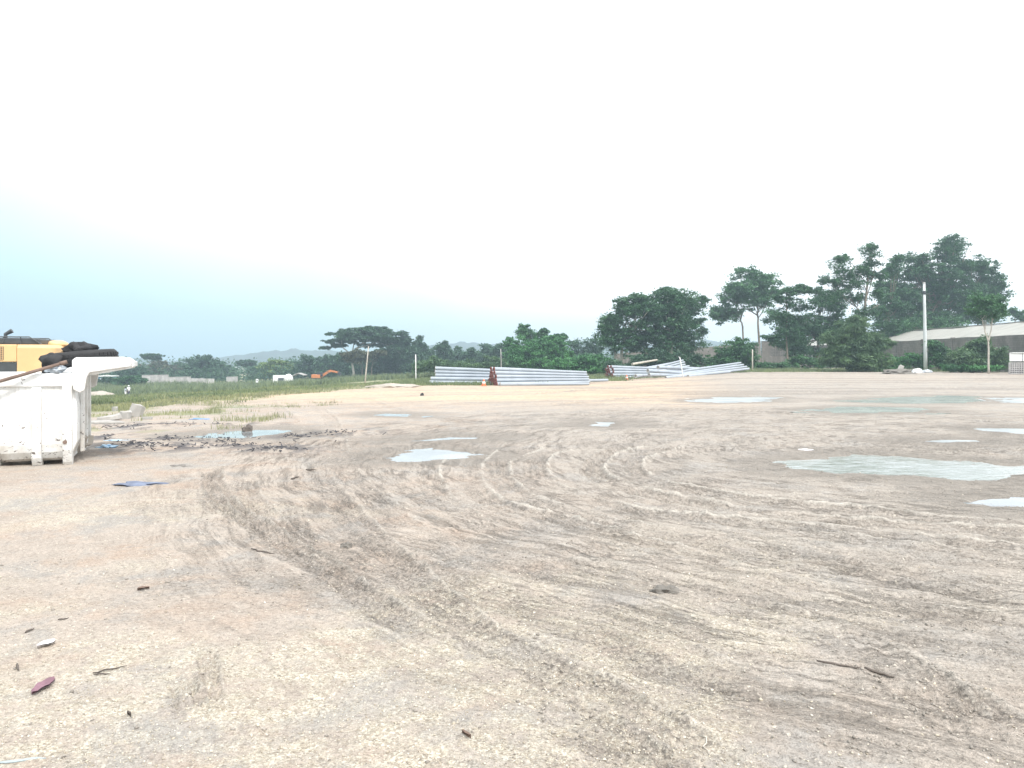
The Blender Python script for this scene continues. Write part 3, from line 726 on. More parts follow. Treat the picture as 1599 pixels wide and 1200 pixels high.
# centre
tree('tree', 'leaning crowned tree rising from the bright green vine mass in mid picture', 'tree', 120,
     [(820,522,14,10),(818,512,9,4),(828,530,16,8),(845,524,12,5),(850,518,6,4),(875,530,12,5),(882,526,6,3),(860,535,20,6)], 'leaf_mid', [([(842,580),(840,550),(828,525)], .2), ([(842,560,0,1),(860,540),(878,530)], .12)], base=842, per=56)
tree('vine_thicket', 'rounded thicket of bright green vines below the leaning crowned tree', 'thicket', 112,
     [(835,548,34,16),(860,545,26,14),(850,562,46,18),(815,560,18,16),(880,562,22,16),(862,532,18,7)], 'leaf_bright', per=80, fill=1.7, pr=.7)
tree('vine_thicket', 'low carpet of bright green vines left of the tree with pale twin trunks', 'thicket', 98,
     [(900,570,34,10),(925,566,26,10),(940,572,24,10),(880,574,26,8),(918,580,34,6)], 'leaf_bright', per=80, fill=1.7, pr=.6)
tree('tree', 'narrow column shaped tree wrapped in vines left of the leaning crowned tree', 'tree', 118,
     [(797,538,7,9),(797,552,9,12),(797,568,11,12),(795,530,4,3)], 'leaf_bright', [([(797,582),(797,560),(796,535)], .14)], base=797, per=60, pr=.7, limbs=False)
tree('tree', 'dark low tree between the vine thicket and the broad dark tree', 'tree', 150,
     [(905,545,20,9),(890,556,14,9),(925,540,16,8),(915,556,24,10),(932,548,12,12),(893,538,6,4)], 'leaf_far', [([(912,580),(912,560),(912,548)], .2)], base=912)
# umbrella tree
tree('umbrella_tree', 'wide flat topped umbrella tree with pale bare limbs under its crown', 'tree', 178,
     [(560,517,32,6),(585,514,24,5),(535,524,24,6),(612,524,26,8),(600,532,30,8),(560,525,30,5),(520,535,16,5),(508,544,10,3),(545,534,16,4),(632,533,14,6),(570,529,46,7),(600,538,40,8),(545,530,20,6),(625,545,26,9),(610,556,34,9),(640,560,26,9),(540,560,24,8),(575,519,44,6),(590,527,38,6),(530,541,12,3)],
     'leaf_far', [([(553,592),(551,570),(549,552)], .32), ([(549,560,0,1),(556,545),(572,532)], .2), ([(549,555,0,1),(538,545),(528,536)], .18), ([(556,545,0,1),(585,536),(605,530)], .14), ([(551,549,0,1),(553,538),(556,528)], .15)],
     base=553, bark='barkpale', per=60, flat=.4, pr=1.1, fill=1.15, limbs=True)
tree('tree', 'yellow brown low spreading tree under the umbrella tree crown', 'tree', 165,
     [(545,555,16,4),(560,552,14,4),(575,555,20,5),(590,552,14,4),(560,562,20,6)], 'leaf_brown', [([(566,595),(566,570),(562,556)], .12), ([(580,596),(581,575),(584,558)], .1)], base=566, pr=.9)
# tree line on the left and behind, one by one
TL = [  # px, top row, half width, base row, depth, material, label
 (238,553,17,585,230,'leaf_far','small flat topped tree standing above the left tree line'),
 (205,572,34,600,200,'leaf_far','dark dome shaped tree just right of the dump body hood'),
 (250,566,38,598,215,'leaf_brown','brownish dome shaped tree behind the tallest pale block wall'),
 (318,556,36,596,210,'leaf_far','dark rounded tree behind the low pale block walls'),
 (282,568,22,592,235,'leaf_far',None),
 (350,572,24,596,222,'leaf_far',None),
 (386,563,17,594,240,'leaf_far','dark round tree left of the yellow green tree'),
 (432,563,30,592,205,'leaf_yellow','yellow green low domed tree behind the white box truck'),
 (405,572,22,594,225,'leaf_far',None),
 (484,556,26,590,200,'leaf_far','dark ragged tree behind the white tank beside the truck'),
 (462,565,20,590,215,'leaf_far',None),
 (510,556,24,592,196,'leaf_far','dark tree under the left tip of the umbrella crown'),
 (535,552,26,592,200,'leaf_far',None),
 (600,545,30,590,188,'leaf_far','dense dark tree behind the leaning post'),
 (625,534,28,588,185,'leaf_far','dark tree under the right end of the umbrella crown'),
 (572,556,26,592,192,'leaf_far',None),
 (655,528,13,585,180,'leaf_far','dark tree with a jutting top knot right of the umbrella tree'),
 (648,545,24,586,176,'leaf_far',None),
 (672,545,20,586,184,'leaf_far',None),
 (693,533,18,586,172,'leaf_far','dark tree with a raised top left of the hill gap'),
 (715,544,22,586,182,'leaf_far',None),
 (738,544,20,586,170,'leaf_far',None),
 (762,539,20,584,176,'leaf_far',None),
 (782,537,18,584,168,'leaf_far','dark tree just left of the vine wrapped column tree'),
 (815,545,20,584,165,'leaf_far',None),
 (168,590,26,606,165,'leaf_far','dark bush clump beside the blue roofed hut'),
 (205,588,26,606,160,'leaf_mid',None),
]
for px, top, hw, bs, d, mt_, lb in TL:
    hgt = bs-top; rg = random.Random(px*7+d)
    lobes = [(px, top+hgt*.22, hw*.55, hgt*.2), (px-hw*.4, top+hgt*.36, hw*.55, hgt*.22), (px+hw*.42, top+hgt*.38, hw*.55, hgt*.22),
             (px+rg.uniform(-5, 5), top+hgt*.12, hw*.3, hgt*.12), (px, top+hgt*.6, hw*.9, hgt*.26), (px-hw*.3, top+hgt*.8, hw*.7, hgt*.2), (px+hw*.3, top+hgt*.8, hw*.7, hgt*.2)]
    if hw < 18 and d > 225: lobes = [(px, top+3, hw, 2.2), (px-4, top+6, hw*.6, 2), (px+5, top+8, hw*.6, 2)]
    tree('tree' if bs < 603 else 'bush', lb or 'dark hazy tree merging into the tree line beyond the field', 'tree' if bs < 603 else 'bush', d, lobes, mt_,
         [([(px, bs), (px+1, top+hgt*.6), (px-1, top+hgt*.3)], .22)] if bs < 603 else (), base=px, group=None if lb else 'trees of the hazy tree line', per=46, fill=1.25, pr=1.25)
# shrubs on the right
SH = [
 ('bush', 'broad dark bush against the wall under the tall twin stemmed tree', 96, [(1150,548,26,12),(1140,560,34,14),(1165,560,24,14),(1125,568,30,9),(1155,536,12,6),(1172,548,10,10)], 'leaf_mid', {}),
 ('bush', 'feathery tall grey green bush below the tall loose open tree', 76, [(1330,518,28,10),(1350,528,22,9),(1305,530,20,9),(1325,540,34,12),(1345,545,40,18),(1315,558,36,16),(1350,566,40,12),(1378,535,18,6),(1300,556,20,9),(1340,505,16,7)], 'leaf_feather', dict(aspect=.2, size=.42, per=70, fill=1.6, nup=0, droop=.4)),
 ('bush', 'low leafy bush left of the utility pole foot', 82, [(1405,566,26,8),(1430,562,20,9),(1385,572,24,7),(1440,572,14,7)], 'leaf_bright', dict(per=70)),
 ('bush', 'large dark round bush right of the utility pole', 74, [(1530,548,26,14),(1545,560,30,14),(1515,565,30,14),(1500,560,20,12),(1560,568,14,10),(1530,536,16,6)], 'leaf_feather', dict(aspect=.3, size=.30, per=80, fill=1.6)),
 ('bush', 'narrow dark bush touching the right side of the utility pole', 80, [(1462,548,16,12),(1468,562,20,12),(1480,570,18,10),(1458,538,10,6)], 'leaf_mid', dict(per=70)),
 ('bush', 'low bright weedy bush in front of the large dark round bush', 71, [(1540,576,26,4),(1515,577,20,4),(1490,576,22,4)], 'leaf_bright', dict(per=60)),
 ('bush', 'dark low bush at the foot of the thin tiered tree', 94, [(1225,572,20,6),(1200,573,16,5),(1250,566,18,8),(1275,570,20,8)], 'leaf_mid', dict(per=60)),
 ('bush', 'dark bush at the foot of the broad tree with pale trunks', 92, [(1000,565,26,12),(1030,562,26,14),(1060,566,26,12),(960,572,22,8),(1085,568,20,10)], 'leaf_far', dict(per=62)),
 ('bush', 'grey green scrub along the tree foot right of the white post', 110, [(700,572,26,8),(740,574,30,8),(680,570,20,10),(770,570,22,9),(660,575,18,8)], 'leaf_feather', dict(per=60, aspect=.25, size=.5)),
]
for nm, lb, d, lobes, mt_, kw in SH: tree(nm, lb, 'bush', d, lobes, mt_, pr=kw.pop('pr', .55), **kw)

# far wood and undergrowth that reads as one mass
def mass(name, spans, mat, size, per=40, seed=5):
    rg = np.random.default_rng(seed); pts = []
    for px0, px1, d, zt0, zt1, n in spans:
        for _ in range(n):
            px = rg.uniform(px0, px1); dd = d+rg.uniform(-8, 8); x = X(px, dd); zg = mz(x, dd); h = rg.uniform(zt0, zt1)
            c = np.array([x, dd, zg]); k = per; v = rg.normal(size=(k, 3)); v /= np.linalg.norm(v, axis=1)[:, None]; v[:, 2] = np.abs(v[:, 2])
            pts.append(c+v*(rg.random(k)**.4)[:, None]*np.array([h*.7, h*.7, h]))
    Vv, Fq = leaf_mesh(np.concatenate(pts), .3, size, .5, rg); o = npmesh(name, Vv, Fq, MT[mat]); tag(o, kind='stuff', label='dark green undergrowth along the foot of the tree line', cat='undergrowth'); return o
mass('undergrowth', [(-250, 960, 205, 3.5, 6.5, 420), (820, 1300, 140, 2, 4, 160), (-700, -250, 205, 4, 8, 120)], 'leaf_far', .7)
mass('far_wood', [(-900, 2300, 330, 5, 8, 700)], 'leaf_far', 1.3, 36, 9)
bpy.data.objects['far_wood']['label'] = 'far dark green wood at the foot of the hills'; bpy.data.objects['far_wood']['category'] = 'wood'

# ------------------------------------------------------------ grass
def grass(name, label, n, ymin, ymax, amin, amax, h0, h1, bw, mat, seed, lo=.0, hi=1e9, blades=6, rad=.18, thr=.42, cond=None):
    rg = np.random.default_rng(seed); y = ymin*(ymax/ymin)**rg.random(n); x = y*rg.uniform(amin, amax, n)
    o_ = sdf(x, y, LOT)+(fbm(x/2.5, y/4, 71, 4)-.5)*5; m = (o_ > lo) & (o_ < hi) & (fbm(x/3, y/3, seed+2, 4) > thr)
    if cond is not None: m &= cond(x, y)
    x, y = x[m], y[m]; z = macro(x, y); n = len(x)
    hs = (h0+(h1-h0)*fbm(x/4, y/4, seed+9, 3))*(1+.3*rg.normal(size=n)); hs = np.maximum(hs, h0*.5)
    X_ = np.repeat(x, blades)+rg.normal(size=n*blades)*rad; Y_ = np.repeat(y, blades)+rg.normal(size=n*blades)*rad
    Z_ = np.repeat(z, blades); H_ = np.repeat(hs, blades)*(.6+.6*rg.random(n*blades)); th = rg.random(n*blades)*6.28
    ln = H_*rg.uniform(.1, .6, n*blades); ph = rg.random(n*blades)*6.28; b = bw*(.7+.6*rg.random(n*blades))
    b0 = np.stack([X_-np.cos(th)*b, Y_-np.sin(th)*b, Z_-.05], 1); b1 = np.stack([X_+np.cos(th)*b, Y_+np.sin(th)*b, Z_-.05], 1)
    md0 = np.stack([X_-np.cos(th)*b*.7+np.cos(ph)*ln*.35, Y_-np.sin(th)*b*.7+np.sin(ph)*ln*.35, Z_+H_*.6], 1)
    md1 = np.stack([X_+np.cos(th)*b*.7+np.cos(ph)*ln*.35, Y_+np.sin(th)*b*.7+np.sin(ph)*ln*.35, Z_+H_*.6], 1)
    tp = np.stack([X_+np.cos(ph)*ln, Y_+np.sin(ph)*ln, Z_+H_], 1)
    Vv = np.stack([b0, b1, md1, md0, tp], 1).reshape(-1, 3); k = np.arange(len(X_))*5
    F3 = np.concatenate([np.stack([k, k+1, k+2], 1), np.stack([k, k+2, k+3], 1), np.stack([k+3, k+2, k+4], 1)])
    o = npmesh(name, Vv, F3, MT[mat]); tag(o, label, 'grass', kind='stuff'); return o
nopath = lambda x, y: np.abs(y-105-2*np.sin(x/9)-.2*x) > 6
grass('dry_grass', 'short dry grass covering the slope beyond the dirt lot', 26000, 20, 110, -.75, .5, .04, .16, .02, 'grass_blade', 3, thr=.36, cond=nopath)
grass('green_grass', 'green grass in drifts across the field', 26000, 30, 118, -.75, .12, .05, .22, .03, 'grass_green', 4, lo=6, thr=.46, blades=7, rad=.3, cond=nopath)
grass('tall_grass', 'tall reed like grass at the far side of the field', 22000, 112, 178, -.7, .05, .45, 1.1, .07, 'grass_green', 5, lo=30, thr=.42, blades=7, rad=.6)
grass('verge_grass', 'green grass strip around the pole stacks', 16000, 50, 100, -.14, .56, .10, .42, .018, 'grass_green', 6, lo=-.2, hi=24, thr=.3, blades=7, rad=.2)
wc = lambda x, y: (fbm(x/1.6, y/1.6, 79, 4) > .5) & (x < -6.5) & (y < 30) & (y > 17.8)
grass('weeds', 'sparse weeds on the rubble strewn edge of the lot', 4200, 14.5, 30, -.75, -.22, .04, .17, .007, 'grass_blade', 8, lo=-9, hi=1, thr=.3, blades=7, rad=.12, cond=wc)
# ------------------------------------------------------------ walls, shed
def wall(name, label, p0, p1, h0, h1, th=.2, mat='blocks', z0=None, base=-.3, pillars=0, cat='wall', coping=None, cut=None):
    (xa, ya), (xb, yb) = p0, p1; Lg = math.hypot(xb-xa, yb-ya)
    za = mz(xa, ya) if z0 is None else z0; e = empty(name, (xa, ya, za), math.atan2(yb-ya, xb-xa)); tag(e, label, cat)
    mb = MB(); rg = random.Random(int(xa*10+ya)); n = max(2, int(Lg/2.6)); top = []
    for i in range(n+1):
        t = i/n; top.append((Lg*t, h0+(h1-h0)*t))
    mb.prism([(0, base-1), (Lg, base-1)]+top[::-1], -th/2, th/2); mb.build('wall_face', MT[mat], e)
    if coping:
        c = MB()
        for (a0, z_0), (a1, z_1) in zip(top[:-1], top[1:]):
            c.prism([(a0+.003, z_0+.003), (a1-.003, z_1+.003), (a1-.003, z_1+.1), (a0+.003, z_0+.1)], -th/2-.05, th/2+.05)
        c.build('coping', MT[coping], e)
    for k in range(pillars):
        t = (k+.5)/pillars; m = MB(); hh = h0+(h1-h0)*t
        m.box((Lg*t, 0, (hh+.12+base-1)/2), (.36, th+.16, hh+.12-base+1)); m.build('pillar', MT['concrete'] if mat == 'blockspale' else MT[mat], e, bevel=.01)
    return e
def topz(px, py, d): return H0-(py-HZ)/F*d
wall('block_wall', 'long weathered block wall running in front of the shed on the right', (49, 69.6), (51, 130), topz(1599,522,72)-mz(49, 69.6), topz(1270,541,130)-mz(49, 69.6), pillars=9)
wall('block_wall', 'weathered block wall seen between the bushes left of the thin tiered tree', (X(960, 124), 124), (X(1188, 126), 126), 3.0, topz(1188,536,126)-mz(X(960,124),124), pillars=6)
wall('block_wall', 'taller stained block wall section with small openings beside the thin tiered tree', (X(1190, 118), 118), (X(1242, 118), 118), topz(1190,534,118)-mz(X(1190,118),118), topz(1240,533.5,118)-mz(X(1190,118),118), th=.3, pillars=0, coping='blocks')
w3 = bpy.data.objects['block_wall.002']
mb = MB()
for r_ in range(5):
    for c_ in range(11): mb.box((1.4+c_*.26, -.152, 2.0+r_*.24), (.15, .02, .14))
mb.build('vent_hole', MT['darkmetal'], w3)
wall('block_wall', 'dark lower block wall section under the left gable of the shed', (X(1242, 119), 119.3), (50.7, 130.5), topz(1245,541,119)-mz(X(1242,119),119), topz(1270,541,130)-mz(X(1242,119),119), pillars=2)
# shed
sx, sy0, sy1 = 58.0, 62.0, 148.0; sz = mz(52, 74)
sh = empty('shed', (sx, sy0, sz)); tag(sh, 'long low shed with a pale grey sheet roof behind the block wall', 'shed')
rz, ez = 6.05-sz, 4.35-sz; Ls = sy1-sy0
m = MB()
for s_ in (-1, 1):
    v = []; n = 40
    for i in range(n+1):
        y = Ls*i/n; w = .05*math.sin(i*1.7)+.03*math.sin(i*.6)
        v += [(0, y, rz+w), (s_*6.2, y, ez+w*.6), (0, y, rz+w-.05), (s_*6.2, y, ez+w*.6-.05)]
    f = []
    for i in range(n):
        a = i*4; b = a+4
        f += [(a, a+1, b+1, b), (a+2, b+2, b+3, a+3), (a+1, a+3, b+3, b+1)]
    m.add(v, f)
m.build('roof', MT['roofsheet'], sh)
m = MB(); m.box((0, Ls/2, rz+.07), (.5, Ls, .06)); m.build('ridge_cap', MT['roofsheet'], sh)
m = MB()
for x0_ in (-5.8, 5.8): m.box((x0_, Ls/2, (ez-.1)/2), (.2, Ls-.6, ez-.1+.2))
m.build('wall', MT['concrete'], sh)
for y_ in (.5, Ls-.5):
    m = MB(); m.prism([(-5.65, -.3), (5.65, -.3), (5.65, ez), (0, rz-.12), (-5.65, ez)], y_-.1, y_+.1); m.build('gable', MT['concrete'], sh)
# white panel over breeze block wall, right edge
bx0 = X(1576, 66); bw_ = empty('breeze_block_wall', (bx0, 66, mz(bx0, 66))); tag(bw_, 'low cream breeze block wall with pierced holes at the right edge', 'wall')
m = MB(); hz_ = topz(0, 566.5, 66)-mz(bx0, 66)
for r_ in range(6):
    m.box((2.0, 0, .06+r_*hz_/5.5), (4.0, .18, .07))
for c_ in range(21): m.box((.04+c_*.196, 0, hz_/2), (.06, .17, hz_-.01))
m.build('block_lattice', MT['blockspale'], bw_)
m = MB(); m.box((2.0, .12, hz_/2-.03), (3.9, .03, hz_)); m.build('backing', MT['darkmetal'], bw_)
pn = empty('white_panel', (bx0, 66, mz(bx0, 66)+hz_+.1)); tag(pn, 'white sheet metal panel standing on the pierced block wall', 'panel')
for k in range(3):
    m = MB(); m.box((.58+k*1.13, 0, .36), (1.06, .05, .68)); m.build('sheet', MT['white'], pn, bevel=.01)
m = MB(); m.box((1.8, 0, .75), (3.3, .3, .05)); m.build('top_rail', MT['white'], pn)

# pale walls in the field
def pw(label, px0, px1, yt0, yt1, d, **k):
    g = mz(X(px0, d), d); wall('block_wall', label, (X(px0, d), d), (X(px1, d), d+1.5), topz(0, yt0, d)-g, topz(0, yt1, d)-g, mat='blockspale', **k)
pw('tallest pale unfinished block wall in the far left field', 222, 259, 586.8, 586.2, 168, pillars=1, coping='concrete')
pw('pale block wall stepping down right of the tallest one', 261, 294, 589.8, 589.2, 168.5, coping='concrete')
pw('lowest pale block wall at the right end of the stepped row', 295.5, 331, 591, 592, 169, pillars=1)
pw('short white block wall piece standing alone in the far field', 354, 368, 589.5, 589, 175, coping='concrete')

# utility pole and posts
def post(name, label, cat, px0, py0, px1, py1, d, r0, r1, mat='pole'):
    x0 = X(px0, d); g = mz(x0, d); e_ = P(px1, py1, d); o = MB()
    v = Vector((e_.x-x0, 0, e_.z-g)); o.tube([(0, 0, -.3), v*.33, v*.66, v], [r0, r0*.67+r1*.33, r0*.33+r1*.67, r1], 10)
    ob = o.build(name, MT[mat], smooth=True); ob.location = (x0, d, g); tag(ob, label, cat); return ob, v
e = empty('utility_pole', (X(1446, 80), 80, mz(X(1446, 80), 80))); tag(e, 'tall grey concrete utility pole without wires in front of the shed', 'pole')
tp = P(1443.5, 443, 80)-Vector(e.location); m = MB(); m.tube([(0, 0, -.4), tp*.25, tp*.5, tp*.75, tp], [.20, .18, .16, .14, .12], 16); m.build('shaft', MT['polewhite'], e, smooth=True)
q = tp*.895; m = MB(); m.tube([q-Vector((0, 0, .18)), q+Vector((0, 0, .18))], [.175, .175], 16); m.box((q.x, q.y-.2, q.z), (.14, .1, .12)); m.build('band', MT['darkmetal'], e)
m = MB(); m.tube([tp, tp+Vector((0, 0, .12))], [.15, .11], 14); m.build('cap', MT['concrete'], e)
post('wooden_post', 'leaning bare pale post beside the umbrella tree', 'post', 570, 603, 576, 541, 78, .075, .05, 'barkpale')
post('marker_post', 'thin white marker post left of the pole stacks', 'post', 650, 588, 649.5, 554, 82, .06, .05, 'white')
post('marker_post', 'thin grey post behind the stack with dark red ends in mid picture', 'post', 783.5, 585, 782.5, 545, 88, .05, .04, 'concrete')
post('marker_post', 'pale post in front of the wall at the right end of the jumbled poles', 'post', 1175.5, 577, 1175.5, 546, 80, .07, .06, 'barkpale')
lp_, v_ = post('marker_stake', 'white leaning stake in front of the jumbled poles', 'post', 1067.5, 583, 1062, 558, 66, .045, .035, 'white')
m = MB(); m.tube([v_*.97, v_*.97+Vector((-.12, 0, .1))], .02, 6); m.build('crosspiece', MT['white'], lp_)

# ------------------------------------------------------------ concrete poles in stacks
PL = 7.6
def pole_proto(ln, r0, r1, red):
    e = empty('concrete_pole', (0, 0, 0))
    m = MB(); n = 14; prof = [(0, r0), (.06*ln, r0*.99), (.5*ln, (r0+r1)/2), (ln, r1)]
    v = []; f = []
    for x, r in prof:
        for k in range(n): a = 2*math.pi*k/n; v.append((x, r*math.cos(a), r*math.sin(a)))
    for i in range(len(prof)-1):
        for k in range(n): k2 = (k+1) % n; f.append((i*n+k, (i+1)*n+k, (i+1)*n+k2, i*n+k2))
    m.add(v, f); m.build('shaft', MT['pole'], e, smooth=True)
    for x, r, s_, nm in ((0, r0, -1, 'butt_end'), (ln, r1, 1, 'tip_end')):
        m = MB(); v = []; f = []
        for rr_, dx in ((r+.004, .02), (r+.004, -.012), (r*.55, -.014), (r*.5, .10), (0.0, .10)):
            for k in range(n): a = 2*math.pi*k/n; v.append((x+dx*s_*-1, rr_*math.cos(a), rr_*math.sin(a)))
        for i in range(4):
            for k in range(n): k2 = (k+1) % n; f.append((i*n+k, i*n+k2, (i+1)*n+k2, (i+1)*n+k) if s_ < 0 else (i*n+k, (i+1)*n+k, (i+1)*n+k2, i*n+k2))
        m.add(v, f); m.build(nm, MT['poleend'] if (red and s_ < 0) else MT['concrete'], e)
    return e
proto = {}
def place_pole(key, loc, dirv, label, group, first={}):
    ln, r0, r1, red = key
    if key not in proto: proto[key] = pole_proto(*key); o = proto[key]
    else: o = copy_tree(proto[key])
    dv = Vector(dirv).normalized(); o.location = loc; o.rotation_euler = dv.to_track_quat('X', 'Z').to_euler()
    tag(o, label, 'concrete pole', group); return o
ROWN = {0: 'bottom', 1: 'second', 2: 'third', 3: 'fourth', 4: 'top'}
def stack(x, y, dirv, counts, desc, group, red, r0=.128, r1=.084, ln=PL, z=None, jit=.12, skew=0):
    dv = Vector((dirv[0], dirv[1], 0)).normalized(); sv = Vector((dv.y, -dv.x, 0))      # sv points towards the camera side
    z = mz(x, y) if z is None else z; rg = random.Random(int(x*100+y)); nr_ = len(counts)
    ORD = ['nearest', 'second nearest', 'third nearest', 'fourth nearest', 'fifth nearest', 'sixth nearest', 'seventh nearest']
    for k, c in enumerate(counts):
        for i in range(c):
            off = (c-1)/2-i + skew*k
            pos = Vector((x, y, 0))+sv*off*2*r0*1.01+dv*rg.uniform(-jit, jit)
            zz_ = z+r0+k*2*r0*.985
            zt = z+r1+k*2*r1*.99+.10                        # tips rest on a timber, rows close up
            d3 = Vector((dv.x*ln, dv.y*ln, zt-zz_))
            if c > 1 and k < nr_-1 and i > 0 and i < c-1 and not red:
                lb = f'grey pole hidden inside the {ROWN[k]} row of the {desc}'
            else: lb = f'{ORD[i]} grey pole in the {ROWN[k] if k < nr_-1 else "top"} row of the {desc}'
            place_pole((ln, r0, r1, red), (pos.x, pos.y, zz_), d3, lb, group)
    # timber bearer under the tips
    m = MB(); t = Vector((x, y, 0))+dv*(ln*.88); w = counts[0]*r0+.3
    m.box((0, 0, -.06), (2*w*.7, .16, .2)); ob = m.build('timber_bearer', MT['bark']); ob.location = (t.x, t.y, z+.05); ob.rotation_euler = (0, 0, math.atan2(sv.y, sv.x)); tag(ob, f'timber bearer under the {desc}', 'timber')
stack(X(680, 56.2), 56.2, (1, .03), [4, 4, 3, 2, 2], 'left flush ended stack', 'poles of the left hand stack', False, z=.0-.02, jit=.05, skew=.0)
stack(-1.32, 51.6, (.85, .50), [6, 5, 4, 3, 2], 'middle red ended stack', 'poles of the middle red ended stack', True, z=-.02, jit=.06)
stack(X(952, 71), 71.2, (.86, .50), [7, 6, 5, 4, 3], 'right red ended stack', 'poles of the right red ended stack', True, z=mz(9, 71), jit=.15, ln=9)
# the two short butts left of the left stack
for k, (dx, dz) in enumerate(((-.35, .14), (-.25, .40))):
    place_pole((PL, .14, .088, False), (X(677, 55.4)+dx*.6, 55.0+k*.25, dz-.02), (1, .01, -.012), f'{"lower" if k == 0 else "upper"} grey pole of the two jutting left of the flush stack', 'jutting poles left of the flush stack')
place_pole((8.4, .16, .10, False), (X(802, 53.6), 53.6, mz(.2, 53.6)+.17), (.80, .50, .004), 'single grey pole lying on the ground in front of the middle stack', 'single lying poles')
place_pole((6.0, .14, .09, False), (X(758, 50.6)+1.0, 51.0, .1), (.97, .12, 0), 'low grey pole half sunk in grass at the foot of the middle stack', 'single lying poles')
OR2 = ['first', 'second', 'third', 'fourth', 'fifth', 'sixth']
JN = ['lowest', 'second lowest', 'middle', 'second highest', 'highest', 'topmost', 'outer', 'inner']
def loose(px0, y0, d0, px1, y1, d1, label, r0=.15, r1=.10, red=False):
    a = P(px0, y0, d0); b = P(px1, y1, d1); ln = round((b-a).length, 1)
    place_pole((ln, r0, r1, red), a, b-a, label, 'jumbled poles on the right')
for i, q in enumerate([(1028,574,68,1132,577,78),(1012,579,66.5,1096,585,71),(1014,585.5,66,1062,586,68),(993,587.5,66,1030,585,70)]):
    loose(*q, label=f'{OR2[i]} highest of the short grey poles at the left of the jumble', r0=.16)
for i, q in enumerate([(1008,578,76,1067,563,83),(1015,580,75,1069,566,82),(1020,582,74,1070,569.5,81),(1030,580,73,1076,572,80),(1000,577,78,1062,565,84)]):
    loose(*q, label=f'{OR2[i]} pole of the bundle sloping up behind the leaning white stake', r0=.13)
for i, q in enumerate([(1045,583,70,1157,567,78),(1060,585,69,1161,570,77),(1052,588,68,1166,573,76),(1075,588,67.5,1170,576,74),(1040,590,66.5,1140,581,71),(1062,587,72,1150,570,79)]):
    loose(*q, label=f'{OR2[i]} pole of the long bundle at the right end of the jumble', r0=.14)
loose(988, 569, 84, 1026, 562.5, 88, 'pale brown tree log lying tilted above the right red ended stack', r0=.13)
lg = [o for o in bpy.data.objects if o.get('label', '').startswith('pale brown tree log')][0]
lg.name = 'log'; lg['category'] = 'log'; del lg['group']
for c in lg.children: c.data = c.data.copy(); c.data.materials[0] = MT['barkpale']

# cones
def cone(px, py, d, label):
    x = X(px, d); e = empty('traffic_cone', (x, d, mz(x, d)-.01)); tag(e, label, 'cone')
    m = MB(); m.lathe([(.0, .46), (.03, .46), (.05, .42), (.15, .04)], 20); m.build('cone_body', MT['orange'], e, smooth=True)
    m = MB(); m.box((0, 0, .02), (.38, .38, .04)); m.build('base', MT['orange'], e, bevel=.01)
    m = MB(); m.lathe([(.082, .31), (.112, .19)], 20); m.build('band', MT['whitelitter'], e, smooth=True)
cone(756, 602, 50.2, 'orange traffic cone at the foot of the middle stack'); cone(979, 587, 65, 'orange traffic cone at the foot of the right red ended stack')

# ------------------------------------------------------------ dump truck body on the ground
DU = math.radians(24.5); C0 = Vector((-6.78, 11.85, 0))
S.view_layers[0].update()
db = empty('dump_body', C0, DU); tag(db, 'white mud spattered steel dump truck body resting on the ground at the left edge', 'dump body')
LB = 4.4; WD = 2.35; WT = 1.22; WR = 1.42      # length, width, panel top, rail top
curve = [(0, WT), (0, .34), (.03, .22), (.10, .12), (.22, .07)]        # side profile (v, w) turning under
def side_shell(v0, sgn, u0, u1, th=.05, base=0, seg=1):
    m = MB(); pts = [(v0+sgn*a, w) for a, w in curve]; inn = [(v0+sgn*(a+th), w+(th if i > 1 else 0)) for i, (a, w) in enumerate(curve)]
    us = [u0+(u1-u0)*i/seg for i in range(seg+1)]; v = []; k = len(curve)
    for u in us:
        for a, w in pts+inn[::-1]: v.append((u, a, w))
    f = []; r = 2*k
    for i in range(seg):
        for j in range(r): j2 = (j+1) % r; f.append((i*r+j, i*r+j2, (i+1)*r+j2, (i+1)*r+j))
    f.append(tuple(range(r))); f.append(tuple(range(seg*r+r-1, seg*r-1, -1)))
    return m.add(v, f)
side_shell(0, 1, -LB, -.02).build('side_panel', MT['dump'], db); side_shell(WD, -1, -LB, -.02).build('side_panel', MT['dump'], db)
m = MB(); m.box((-LB/2, WD/2, .10), (LB-.06, WD-.42, .05)); m.build('floor', MT['dump'], db)
for v_ in (-.02, WD-.10): m = MB(); m.box((-LB/2+.02, v_+.06, (WT+WR)/2), (LB+.04, .17, WR-WT)); m.build('top_rail', MT['dump'], db, bevel=.015)
